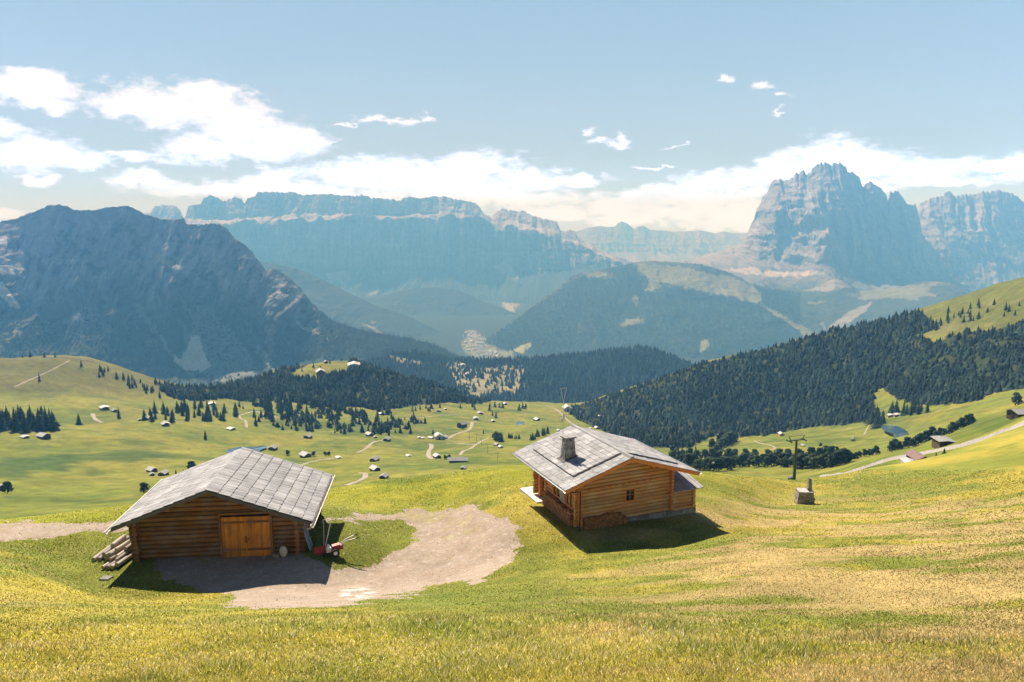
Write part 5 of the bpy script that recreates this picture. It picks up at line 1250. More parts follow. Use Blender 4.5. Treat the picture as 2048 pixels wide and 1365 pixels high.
HUTS = [
    (50, 876, 10, .4, 'low', 'roof_pale', 'small low pale-roofed hut left of a bigger hut at the left edge of the valley'),
    (88, 877, 15, .5, 'hay', 'roof_pale', 'hay hut with pale roof right of a low hut, below the left stand of spruces'),
    (209, 818, 13, .2, 'low', 'roof_pale', 'low hut with white roof alone on the left hill meadow'),
    (229, 824, 8, .3, 'hay', 'roof_grey', 'small grey hut beside a single spruce below the left hill'),
    (292, 840, 11, -.4, 'hay', 'roof_grey', 'dark hut with grey roof at the edge of the left tree band'),
    (279, 842, 6, .2, 'tiny', 'roof_grey', 'tiny dark shed just left of a dark hut by the tree band'),
    (331, 852, 12, .2, 'hay', 'roof_pale', 'white-roofed hut standing alone below the left tree band'),
    (424, 810, 12, .1, 'low', 'roof_pale', 'white-roofed hut in the gap of the spruce wood on the left'),
    (462, 860, 12, .6, 'low', 'roof_pale', 'low pale-roofed shed where the lane drops to the stream'),
    (616, 877, 13, -.5, 'hay', 'roof_grey', 'dark hut above the barn roof at the edge of the scrub'),
    (546, 900, 14, -.4, 'hay', 'roof_grey', 'grey hut at the right end of the reservoir behind the barn'),
    (611, 915, 17, .5, 'hay', 'roof_pale', 'pale-roofed hut with bushes, right above the barn ridge'),
    (677, 917, 10, .3, 'low', 'roof_pale', 'low pale-roofed shed at the end of a light track right of the barn'),
    (304, 944, 14, .5, 'hay', 'roof_pale', 'upper dark hut of the trio left of the barn roof'),
    (304, 951, 8, .2, 'tiny', 'roof_grey', 'tiny shed in the middle of the trio left of the barn roof'),
    (327, 951, 14, -.5, 'hay', 'roof_grey', 'right-hand grey hut of the trio left of the barn roof'),
    (0, 978, 12, .3, 'hay', 'roof_grey', 'hut cut by the left edge beside a dark round tree'),
    (786, 805, 6, .2, 'tiny', 'roof_pale', 'tiny pale hut in a gap of the central dark wood'),
    (763, 829, 10, .2, 'low', 'roof_pale', 'low pale hut at the lower right edge of the central dark wood'),
    (878, 824, 8, -.3, 'hay', 'roof_grey', 'grey hut at the foot of the central wooded hill'),
    (891, 820, 5, .2, 'tiny', 'roof_pale', 'tiny pale hut right of a grey hut at the foot of the central hill'),
    (960, 828, 11, .2, 'low', 'roof_grey', 'long low grey hut in the upper middle meadow'),
    (1010, 810, 8, .3, 'hay', 'roof_pale', 'pale hut at the top of the middle meadow under the wood'),
    (998, 809, 5, .3, 'tiny', 'roof_grey', 'tiny grey hut left of a pale hut at the top of the middle meadow'),
    (1048, 815, 6, .3, 'tiny', 'roof_pale', 'tiny pale hut at the lower tip of the wood in the middle'),
    (952, 840, 10, .1, 'hay', 'roof_pale', 'white-roofed hut at the end of the curving farmhouse lane'),
    (986, 844, 7, .2, 'hay', 'roof_pale', 'small pale hut right of the white-roofed hut at the lane end'),
    (1074, 842, 10, .5, 'hay', 'roof_pale', 'pale-roofed hut right of the tiny blue pond'),
    (739, 872, 12, .5, 'hay', 'roof_pale', 'pale-roofed hut with a small dark shed to its right'),
    (751, 876, 6, .2, 'tiny', 'roof_grey', 'small dark shed right of a pale-roofed hut'),
    (774, 882, 12, -.4, 'hay', 'roof_grey', 'grey hut on the knoll at the top of a light track'),
    (838, 876, 6, .2, 'low', 'roof_pale', 'left of two small pale sheds by the white farm buildings'),
    (846, 877, 6, .2, 'low', 'roof_pale', 'right of two small pale sheds by the white farm buildings'),
    (817, 913, 9, .3, 'low', 'roof_pale', 'small pale-roofed hut with a spruce at its left end'),
    (874, 916, 13, .4, 'hay', 'roof_pale', 'white-roofed hut at the wide bend of the track'),
    (749, 923, 15, -.5, 'hay', 'roof_grey', 'uppermost of three dark huts right of the barn'),
    (750, 942, 16, .5, 'hay', 'roof_pale', 'middle one of three dark huts right of the barn, with a pale roof'),
    (768, 957, 15, -.4, 'hay', 'roof_grey', 'lowest of three dark huts right of the barn'),
    (927, 939, 10, -.4, 'hay', 'roof_grey', 'small dark hut just above the bright meadow brow'),
    (993, 892, 9, .5, 'hay', 'roof_grey', 'left one of two huts under a dark tree clump above the brow'),
    (1001, 896, 8, .4, 'hay', 'roof_pale', 'right one of two huts under a dark tree clump above the brow'),
    (1117, 863, 7, .3, 'hay', 'roof_pale', 'small pale hut peeping over the chalet roof by the antenna'),
    (1193, 858, 8, .4, 'hay', 'roof_pale', 'pale hut at the wood edge behind the chalet ridge'),
    (1181, 859, 5, .2, 'tiny', 'roof_pale', 'tiny pale hut left of a pale hut behind the chalet ridge'),
    (1201, 834, 8, .3, 'low', 'roof_pale', 'pale hut inside the dark wood behind the chalet'),
    (1345, 903, 6, .3, 'tiny', 'roof_pale', 'tiny pale hut in the small clearing right of the chalet roof'),
    (1444, 876, 13, .5, 'hay', 'roof_grey', 'grey-roofed hut on the knoll at the wood edge'),
    (1452, 880, 9, .2, 'low', 'roof_pale', 'low pale annex hut in front of the hut on the knoll'),
    (1782, 833, 10, .2, 'low', 'roof_pale', 'left of two white-roofed huts above the blue pond'),
    (1795, 832, 10, .2, 'low', 'roof_pale', 'right of two white-roofed huts above the blue pond'),
    (926, 731, 8, .1, 'low', 'roof_pale', 'far pale hut at the top of the tan hillside clearing'),
    (1607, 893, 9, .3, 'low', 'roof_grey', 'low dark stone shed in the meadow right of the pylon top'),
]
for (px, py, wd, yaw, kind, roof, lab) in HUTS:
    far = py < 740
    if far: hut(px, py, wd, yaw, kind, roof, lab, r=2330)
    else: hut(px, py, wd, yaw, kind, roof, lab, group=G1)
def bare(label, cat, group=None): return dict(label=label, cat=cat, group=group)
hut(1134, 823, 16, .2, 'house', 'roof_pale', 'white mountain inn at the end of the valley behind the antenna', cat='inn', wall='hut_pale')
hut(924, 855, 15, -.6, 'house', 'roof_grey', 'big grey-roofed farmhouse with a round tree before it', cat='farmhouse')
hut(862, 877, 9, .9, 'low', 'roof_pale', 'left end building of the white valley farm', cat='farm building', wall='hut_pale')
hut(877, 878, 15, .2, 'house', 'roof_pale', 'middle and widest building of the white valley farm', cat='farm building', wall='hut_pale')
hut(890, 878, 9, -.4, 'house', 'roof_pale', 'right end building of the white valley farm', cat='farm building', wall='hut_pale')
hut(916, 925, 17, 1.5, 'hay', 'roof_grey', 'long barn with a dark speckled shingle roof beside two bushes', cat='barn', deep=1.9)
hut(641, 751, 16, .1, 'house', 'roof_pale', 'pale chalet at the foot of the clearing on the wooded hill', cat='chalet', rmin=900)
hut(708, 734, 22, 0, 'low', 'roof_pale', 'long white inn at the top of the clearing on the wooded hill', cat='inn', rmin=900, wall='hut_pale')
hut(652, 726, 7, .2, 'tiny', 'roof_grey', 'tiny grey hut on the crest of the clearing', rmin=900)
hut(1562, 872, 9, .4, 'house', 'roof_pale', 'small orange house at the wood edge left of the pylon top', cat='house', wall='orange')
hut(1748, 828, 6, .2, 'tiny', 'roof_pale', 'tiny white hut among the trees at the tip of the right wood')
hut(934, 750, 6, .2, 'tiny', 'roof_pale', 'far tiny hut in the middle of the tan hillside clearing', r=2290)
hut(1885, 893, 26, .45, 'flat', 'roof_grey', 'dark stone hut with a flat pale roof just above the gravel road', rmin=170, cat='stone hut')
hut(1836, 925, 27, .5, 'hay', 'roof_brown', 'brown-roofed house half hidden behind the brow below the road', rmin=150, r=186, cat='house', deep=1.2)
hut(1817, 928, 20, .35, 'low', 'roof_pale', 'low pale-roofed terrace building left of the brown roof', r=182, cat='building', wall='hut_pale')
hut(2044, 833, 30, -.9, 'low', 'roof_grey', 'grey-roofed farmhouse cut by the right edge above the road', rmin=210, cat='farmhouse')

# far village houses on the valley floor
def village(polys, n, r0, r1, group, label, cat='house'):
    wm = [MB() for _ in range(1)]
    k = 0; rnd = random.Random(len(polys) * 7 + n)
    w, rf, d = hut_meshes('house'); wme, rme = w.mesh('village_house', M['white']), rf.mesh('village_roof', M['roof_pale'] if False else M['roof_grey'])
    xs = [p[0] for p in polys]; ys = [p[1] for p in polys]
    while k < n:
        x, y = rnd.uniform(min(xs), max(xs)), rnd.uniform(min(ys), max(ys))
        if not pip(np.array([x]), np.array([y]), polys)[0]: continue
        h = ground_hits([x], [y], 3500)
        if math.isnan(h[3][0]): continue
        o = bpy.data.objects.new('village_house', wme); COL.objects.link(o)
        o.location = (float(h[0][0]), float(h[1][0]), float(h[2][0])); o.rotation_euler = (0, 0, rnd.choice([.3, 1.87, -.2, 1.3])); sz = rnd.uniform(9, 19); o.scale = (sz, sz * rnd.uniform(1, 1.7), sz * .9)
        tag(o, label, cat, group)
        c = bpy.data.objects.new('roof', rme); COL.objects.link(c); c.parent = o
        k += 1
village([(926, 668), (950, 664), (962, 672), (968, 690), (985, 702), (1005, 712), (1000, 722), (960, 718), (935, 708), (925, 690)], 85, 4500, 6000, 'houses of the valley village', 'white house in the far village on the valley floor')
village([(1006, 602), (1040, 604), (1030, 610), (1020, 612), (1008, 608)], 14, 8000, 10000, 'houses of the farther hamlet', 'pale house in the farther hamlet between the wooded slopes')

# ------------------------------------------------------------------ trees
def spruce_crown(seed, layers=11, fronds=9, h=1.0, w=.23):
    rnd = np.random.default_rng(seed); V, Fc, C = [], [], []
    for k in range(layers):
        f = k / (layers - 1); z = .10 + .86 * f * h; rad = w * (1 - f) ** .85 * rnd.uniform(.8, 1.15) + .018
        for j in range(fronds):
            a = 2 * math.pi * (j + rnd.uniform(-.35, .35)) / fronds + k * .7; rr = rad * rnd.uniform(.7, 1.25)
            dz = rr * rnd.uniform(.25, .6); hw = rr * rnd.uniform(.28, .45)
            b = len(V); ca, sa = math.cos(a), math.sin(a)
            V += [(0, 0, z + .085), (rr * ca - hw * sa, rr * sa + hw * ca, z - dz), (rr * ca + hw * sa, rr * sa - hw * ca, z - dz), (rr * 1.12 * ca, rr * 1.12 * sa, z - dz * 1.35)]
            Fc += [(b, b + 1, b + 2), (b + 1, b + 3, b + 2)]
            c = np.array([.030, .050, .026]) * rnd.uniform(.55, 1.5); C += [c, c]
    V.append((0, 0, 1.02 * h)); b = len(V) - 1
    V += [(.02, 0, .9 * h), (-.01, .018, .9 * h), (-.01, -.018, .9 * h)]; Fc += [(b, b + 1, b + 2), (b, b + 2, b + 3), (b, b + 3, b + 1)]; C += [np.array([.03, .05, .026])] * 3
    return np.array(V), np.array(Fc), np.array(C)
def pine_crown(seed, n=190, w=.36):
    """rounded stone pine: clumps of needles over an uneven egg"""
    rnd = np.random.default_rng(seed); V, Fc, C = [], [], []
    lobes = [(rnd.uniform(-.12, .12), rnd.uniform(-.12, .12), z, s) for z, s in ((.30, 1.0), (.48, .98), (.66, .80), (.82, .55))]
    for k in range(n):
        lx, ly, lz, ls = lobes[k % 4]
        u = rnd.normal(size=3); u /= np.linalg.norm(u); rr = w * ls * rnd.uniform(.55, 1.05)
        p = np.array([lx + u[0] * rr, ly + u[1] * rr, lz + u[2] * rr * .62])
        s = rnd.uniform(.055, .11); t1 = np.cross(u, rnd.normal(size=3)); t1 /= np.linalg.norm(t1); t2 = np.cross(u, t1)
        b = len(V); V += [p + t1 * s - u * .02, p - t1 * s * .6 + t2 * s - u * .03, p - t1 * s * .6 - t2 * s - u * .03, p + u * s * .7]
        Fc += [(b, b + 1, b + 3), (b + 1, b + 2, b + 3), (b + 2, b, b + 3)]
        c = np.array([.036, .054, .026]) * rnd.uniform(.5, 1.5); C += [c] * 3
    return np.array(V), np.array(Fc), np.array(C)
def tri_mesh(name, V, Fc, C):
    o = np_mesh(name, V, Fc, M['needles'], face_cols=C, smoothed=False); me = o.data; bpy.data.objects.remove(o); return me
TREE_ME = {'spruce': [], 'pine': []}
for i in range(5):
    TREE_ME['spruce'].append(tri_mesh('spruce_crown', *spruce_crown(50 + i, 10 + i % 3, 9, 1.0, (.19, .23, .17, .26, .21)[i])))
    TREE_ME['pine'].append(tri_mesh('pine_crown', *pine_crown(80 + i, 200, (.36, .40, .33, .44, .38)[i])))
_t = MB(); _t.tube([(0, 0, -.04), (.004, 0, .2), (0, .004, .55), (0, 0, .8)], [.026, .022, .013, .004], 6)
for q in range(5): _t.tube([(0, 0, .22 + q * .1), (.12 * math.cos(q * 2.4), .12 * math.sin(q * 2.4), .25 + q * .1)], [.008, .003], 4)
M['bark'] = wood_mat('bark', (.09, .07, .05), (.05, .04, .03), None, 'Z')
TRUNK = _t.mesh('trunk', M['bark'])
NTREE = [0]
def tree(kind, x, y, z, h, label, group):
    o = bpy.data.objects.new('spruce_tree' if kind == 'spruce' else 'pine_tree', None); COL.objects.link(o)
    o.location = (x, y, z); o.rotation_euler = (0, 0, random.uniform(0, 6.28)); s = h; wz = random.uniform(.85, 1.2); o.scale = (s * wz, s * wz, s); o.empty_display_size = .2
    tag(o, label, 'tree', group)
    c = bpy.data.objects.new('crown', random.choice(TREE_ME[kind])); COL.objects.link(c); c.parent = o
    t = bpy.data.objects.new('trunk', TRUNK); COL.objects.link(t); t.parent = o
    NTREE[0] += 1
def trees_at(kind, pts, label, group=None, rmin=180):
    """pts: (px, base py, height in pixels)"""
    for (px, py, hp) in pts:
        x, y, z, r = gpt(px, py, rmin)
        if math.isnan(r): continue
        tree(kind, x, y, z, hp / F * r * 1.04, label, group)
TR = random.Random(21)
def scatter(poly, n, h0, h1):
    xs = [p[0] for p in poly]; ys = [p[1] for p in poly]; out = []; tries = 0
    while len(out) < n and tries < 20000:
        tries += 1
        x, y = TR.uniform(min(xs), max(xs)), TR.uniform(min(ys), max(ys))
        if not pip(np.array([x]), np.array([y]), poly)[0]: continue
        if any(abs(x - a) < 3.2 and abs(y - b) < 2 for a, b, _ in out): continue
        out.append((x, y, TR.uniform(h0, h1)))
    return out
def along(pts, n, h0, h1, jx=2, jy=1.5):
    P = np.array(pts, float); q = np.linspace(0, len(P) - 1, n)
    return [(float(np.interp(v, range(len(P)), P[:, 0])) + TR.uniform(-jx, jx), float(np.interp(v, range(len(P)), P[:, 1])) + TR.uniform(-jy, jy), TR.uniform(h0, h1)) for v in q]
trees_at('spruce', along([(-8, 862), (50, 863), (108, 858)], 20, 28, 42, 3, 3), 'dark spruce in the dense stand at the left edge of the valley', 'left edge spruce stand')
trees_at('spruce', [(158, 850, 20)], 'lone slender spruce right of the left edge stand')
trees_at('spruce', [(238, 838, 20)], 'spruce beside the small grey hut below the left hill')
trees_at('spruce', scatter([(275, 840), (330, 815), (420, 815), (480, 830), (470, 848), (380, 845), (300, 845)], 44, 13, 23), 'dark spruce in the loose band below the left hill', 'loose spruce band under the left hill')
trees_at('spruce', scatter([(150, 728), (200, 735), (260, 755), (305, 775), (330, 800), (280, 790), (230, 765), (170, 745)], 26, 8, 14), 'small spruce scattered on the right shoulder of the left hill', 'small spruces on the left hill', 800)
trees_at('spruce', along([(20, 717), (60, 716), (110, 716)], 5, 7, 10, 8), 'tiny spruce on the skyline of the left hill', 'tiny skyline spruces on the left hill', 900)
trees_at('spruce', [(79, 763, 14)], 'lone spruce beside the thin footpath on the left hill', None, 800)
trees_at('spruce', scatter([(485, 800), (560, 805), (700, 815), (760, 825), (765, 850), (690, 850), (600, 845), (500, 845)], 56, 13, 24), 'dark spruce in the fringe below the central wooded hill', 'spruce fringe under the central hill', 500)
trees_at('spruce', scatter([(560, 860), (640, 855), (720, 860), (860, 868), (880, 872), (760, 872), (640, 866)], 24, 8, 17), 'spruce in the straggling line along the stream', 'straggling stream-side trees')
trees_at('spruce', scatter([(785, 825), (860, 815), (990, 812), (1060, 810), (1050, 822), (930, 822), (840, 826)], 20, 8, 15), 'small spruce along the top edge of the middle meadow', 'spruces at the top of the middle meadow')
trees_at('spruce', [(411, 879, 17)], 'lone spruce above the left shoulder of the barn roof')
trees_at('pine', [(288, 986, 20)], 'dark round tree left of the barn roof')
trees_at('pine', [(15, 988, 21)], 'dark tree beside the hut at the left edge')
trees_at('pine', [(384, 940, 17)], 'dark tree on the skyline of the barn roof, largest of three')
trees_at('spruce', [(352, 950, 10), (367, 949, 10)], 'small spruce between the hut trio and the barn roof', 'pair of small spruces by the barn roof')
trees_at('pine', [(575, 911, 11), (628, 913, 11), (650, 912, 9), (658, 912, 9)], 'small dark tree around the pale-roofed hut above the barn ridge', 'small trees around that hut')
trees_at('pine', along([(990, 878), (1002, 884)], 6, 10, 17), 'dark tree in the clump above the pair of huts', 'tree clump above the hut pair')
trees_at('spruce', along([(1018, 876), (1040, 878)], 7, 8, 13), 'small spruce in the row left of the chalet roof', 'short spruce row left of the chalet roof')
trees_at('spruce', along([(1064, 878), (1098, 868)], 10, 11, 18, 4, 4), 'dark spruce in the clump touching the chalet roof line', 'spruce clump at the chalet roof line')
trees_at('pine', [(926, 859, 10)], 'round dark tree in front of the grey-roofed farmhouse')
trees_at('pine', [(890, 919, 9), (898, 919, 10)], 'dark bush left of the long shingle barn', 'bush pair at the long barn')
trees_at('spruce', [(967, 868, 9), (985, 832, 12), (992, 836, 14), (783, 838, 16)], 'lone spruce in the middle meadow', 'lone spruces of the middle meadow')
trees_at('pine', along([(1345, 918), (1375, 935), (1400, 940), (1440, 943), (1480, 934), (1520, 933), (1560, 934), (1600, 935), (1640, 938), (1670, 932), (1690, 926)], 46, 21, 30, 3, 2), 'rounded dark pine in the row crossing behind the pylon', 'pine row behind the pylon')
trees_at('pine', along([(1365, 918), (1420, 922), (1480, 920), (1560, 920), (1640, 918)], 16, 18, 24, 4, 2), 'dark pine in the rear of the row behind the pylon', 'rear pines of the row')
trees_at('pine', [(1650, 912, 20), (1661, 914, 22), (1673, 908, 14)], 'taller round pine above the right end of the pine row', 'taller pines at the row end')
trees_at('pine', along([(1690, 922), (1720, 915), (1752, 909)], 9, 11, 17), 'round bush leading from the pine row to the road', 'bushes left of the road')
trees_at('pine', along([(1782, 904), (1805, 898), (1830, 892), (1850, 884), (1868, 876), (1890, 869), (1912, 862), (1928, 851), (1945, 846)], 22, 11, 22, 2, 2), 'dark round bush in the hedge line above the stone hut', 'hedge line above the stone hut')
trees_at('pine', scatter([(1418, 895), (1432, 880), (1466, 884), (1470, 893), (1452, 898), (1440, 905), (1420, 908)], 17, 16, 24), 'dark pine in the clump under the hut on the knoll', 'pine clump under the knoll hut')
trees_at('spruce', [(1356, 902, 12), (1364, 904, 11), (1391, 906, 16)], 'small dark tree in the little clearing right of the chalet roof', 'trees of the little clearing')
trees_at('spruce', scatter([(1742, 848), (1762, 838), (1772, 852), (1756, 862)], 9, 18, 27), 'dark spruce at the tip of the right wood above the pond', 'spruces at the wood tip')
trees_at('spruce', scatter([(1775, 826), (1800, 820), (1860, 826), (1840, 832), (1800, 833)], 14, 14, 24), 'dark spruce in the row above the two white-roofed huts', 'spruce row above the white-roofed huts')
trees_at('pine', [(2031, 812, 22)], 'round dark tree above the farmhouse at the right edge')
trees_at('pine', [(1641, 894, 8)], 'lone small round tree in the meadow right of the pylon')
trees_at('spruce', [(1888, 911, 13)], 'larger young spruce beside the brown roof', None, 150)
trees_at('spruce', [(1872, 916, 10)], 'smaller young spruce touching the brown roof', None, 150)
trees_at('spruce', [(641, 742, 11), (580, 752, 12), (604, 742, 9), (627, 735, 9), (660, 727, 8)], 'spruce standing in the clearing on the wooded hill', 'spruces of the hilltop clearing', 900)
trees_at('spruce', scatter([(1860, 655), (1900, 620), (1990, 600), (2040, 610), (2040, 630), (1960, 640), (1890, 660)], 26, 7, 14), 'small dark tree scattered over the bare top of the right hill', 'scattered trees on the right hilltop', 700)
print('single trees', NTREE[0])

# ------------------------------------------------------------------ forests: many trees in one mesh each
def simple_spruce(seed, layers, fronds, w, tip=1.0):
    rnd = np.random.default_rng(seed); V, Fc = [], []
    for k in range(layers):
        f = k / max(layers - 1, 1); z = .16 + .72 * f; rad = w * (1 - f * .86) * rnd.uniform(.85, 1.15)
        b = len(V); V.append((rnd.uniform(-.01, .01), rnd.uniform(-.01, .01), min(z + .34, tip)))
        for j in range(fronds):
            a = 2 * math.pi * (j + rnd.uniform(-.3, .3)) / fronds; q = rad * rnd.uniform(.75, 1.25)
            V.append((q * math.cos(a), q * math.sin(a), z - .14 * rnd.uniform(.5, 1.3)))
        for j in range(fronds): Fc.append((b, b + 1 + j, b + 1 + (j + 1) % fronds))
    return np.array(V), np.array(Fc)
def forest(P, hts, protos, name, label, base=(.021, .034, .023), seed=1):
    rnd = np.random.default_rng(seed); Vs, Fs, Cs = [], [], []; off = 0
    which = rnd.integers(0, len(protos), len(P))
    for i, (pv, pf) in enumerate(protos):
        idx = np.nonzero(which == i)[0]
        if not len(idx): continue
        n = len(idx); a = rnd.uniform(0, 6.28, n); c, s = np.cos(a), np.sin(a); h = hts[idx]; w = h * rnd.uniform(.8, 1.25, n)
        X = (pv[None, :, 0] * c[:, None] - pv[None, :, 1] * s[:, None]) * w[:, None] + P[idx, 0][:, None]
        Y = (pv[None, :, 0] * s[:, None] + pv[None, :, 1] * c[:, None]) * w[:, None] + P[idx, 1][:, None]
        Z = pv[None, :, 2] * h[:, None] + P[idx, 2][:, None] - .3
        Vs.append(np.stack([X, Y, Z], -1).reshape(-1, 3)); k = len(pv)
        Fs.append((pf[None] + (np.arange(n) * k)[:, None, None] + off).reshape(-1, 3)); off += n * k
        tone = rnd.uniform(.4, 1.7, n) ** 1.3 * (1 + .5 * fbm(P[idx, 0] / 40, P[idx, 1] / 40, oct=3)); warm = rnd.uniform(0, 1, n) < .08
        cc = np.array(base)[None] * tone[:, None]; cc[warm] *= np.array([1.9, 1.6, 1.1])
        Cs.append(np.repeat(cc, len(pf), 0) * rnd.uniform(.8, 1.2, (n * len(pf), 1)))
    o = np_mesh(name, np.concatenate(Vs), np.concatenate(Fs), M['needles'], face_cols=np.concatenate(Cs), smoothed=False)
    return tag(o, label, 'forest', kind='stuff')
PRO1 = [simple_spruce(s, n_, 7, w, t_) for s, n_, w, t_ in ((1, 6, .24, 1.0), (2, 5, .32, .9), (3, 6, .19, 1.08), (4, 4, .42, .75), (5, 5, .28, .95), (6, 3, .40, .62), (7, 6, .26, .98), (8, 4, .46, .66))]
PRO2 = [simple_spruce(s, 4, 5, w) for s, w in ((1, .25), (2, .30), (3, .22), (4, .32))]
PRO3 = [simple_spruce(s, 2, 4, w, .95) for s, w in ((1, .30), (2, .36), (3, .26))]
def fill(poly, n, rmin, rmax, hole=None, seed=2, thin=None):
    rnd = np.random.default_rng(seed); xs = [p[0] for p in poly]; ys = [p[1] for p in poly]
    x = rnd.uniform(min(xs), max(xs), n); y = rnd.uniform(min(ys), max(ys), n)
    k = pip(x + 5 * fbm(x / 9, y / 6, oct=2), y + 3 * fbm(x / 9 + 9, y / 6, oct=2), poly)
    if hole is not None: k &= ~pip(x, y, hole)
    if thin is not None: k &= thin(x, y, rnd)
    x, y = x[k], y[k]
    X, Y, Z, r = ground_hits(x, y, rmin); ok = ~np.isnan(r) & (r < rmax)
    return np.stack([X, Y, Z], -1)[ok], y[ok], r[ok], rnd
def right_thin(x, y, rnd):
    open_ = fbm(x / 26 + 3, y / 12, oct=3)
    edge = smooth(1780, 1900, x) * smooth(800, 740, y)
    return rnd.uniform(0, 1, len(x)) > np.clip(.05 + .5 * smooth(.25, .5, fbm(x / 14 + 8, y / 22, oct=3)) + edge * smooth(-.15, .25, open_) * .9 + .55 * smooth(.42, .55, open_), 0, .95)
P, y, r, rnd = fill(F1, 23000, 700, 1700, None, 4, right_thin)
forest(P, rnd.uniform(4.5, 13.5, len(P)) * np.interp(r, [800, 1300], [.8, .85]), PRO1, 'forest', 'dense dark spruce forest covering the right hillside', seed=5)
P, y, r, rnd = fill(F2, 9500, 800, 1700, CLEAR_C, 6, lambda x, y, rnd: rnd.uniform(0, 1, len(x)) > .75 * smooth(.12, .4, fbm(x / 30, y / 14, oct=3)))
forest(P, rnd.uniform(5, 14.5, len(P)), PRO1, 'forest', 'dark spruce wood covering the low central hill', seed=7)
def loft_forest(Lf, n, keep, h0, h1, label, seed, protos=PRO3, base=(.021, .034, .023)):
    rnd = np.random.default_rng(seed); X, Y, Z, px, py = Lf['X'], Lf['Y'], Lf['Z'], Lf['px'], Lf['py']
    i = rnd.integers(0, X.shape[0] - 1, n); j = rnd.integers(0, X.shape[1] - 1, n); u, v = rnd.uniform(0, 1, n), rnd.uniform(0, 1, n)
    def bl(A): return (A[i, j] * (1 - u) + A[i, j + 1] * u) * (1 - v) + (A[i + 1, j] * (1 - u) + A[i + 1, j + 1] * u) * v
    P = np.stack([bl(X), bl(Y), bl(Z)], -1); qx, qy, vf = bl(px), bl(py), bl(Lf['VF']); k = keep(qx, qy, vf, rnd)
    P = P[k]; return forest(P, rnd.uniform(h0, h1, len(P)), protos, 'forest', label, base, seed)
def mid_keep(x, y, vf, rnd):
    k = np.ones(len(x), bool)
    jx = fbm(x / 7, y / 7, oct=3) * 16
    for m_ in MEAD: k &= ~(pip(x + jx, y + jx * .4, m_) & (rnd.uniform(0, 1, len(x)) > .14))
    return k & (y < 830)
loft_forest(MID, 15000, mid_keep, 14, 24, 'blue-green forest on the mid-distance ridge', 8, PRO2)
loft_forest(STEV, 34000, lambda x, y, vf, rnd: (((vf > 1.3) | (x > 640)) & (vf < 2.6) & (rnd.uniform(0, 1, len(x)) < np.clip(.25 + .75 * smooth(520, 680, x) + .4 * smooth(.0, .4, fbm(x / 22, y / 12, oct=3)), 0, 1)) & ~pip(x, y, [(375, 665), (400, 665), (430, 740), (350, 745), (335, 712), (362, 712)]) & (y < 800)), 13, 24, 'forest at the foot of the left cliff mountain', 9)

CMEAD = [[(1265, 525), (1360, 524), (1500, 562), (1526, 590), (1524, 613), (1440, 596), (1370, 580), (1290, 588)], [(1160, 542), (1235, 545), (1180, 560)], [(1515, 605), (1600, 645), (1636, 668), (1628, 676), (1580, 652)], [(1233, 655), (1240, 640), (1292, 632), (1292, 648)], [(1400, 708), (1402, 676), (1420, 676), (1418, 700)], [(985, 725), (1060, 682), (1064, 694), (1040, 720)], [(1680, 595), (1880, 560), (1890, 570), (1830, 604), (1720, 604)]]
def ci_keep(x, y, vf, rnd):
    k = np.ones(len(x), bool)
    for m_ in CMEAD: k &= ~pip(x, y, m_)
    return k & (x < 1600) & (y < 740)
loft_forest(CIAMP, 42000, ci_keep, 15, 27, 'hazy blue forest on the rounded ski hill', 12)

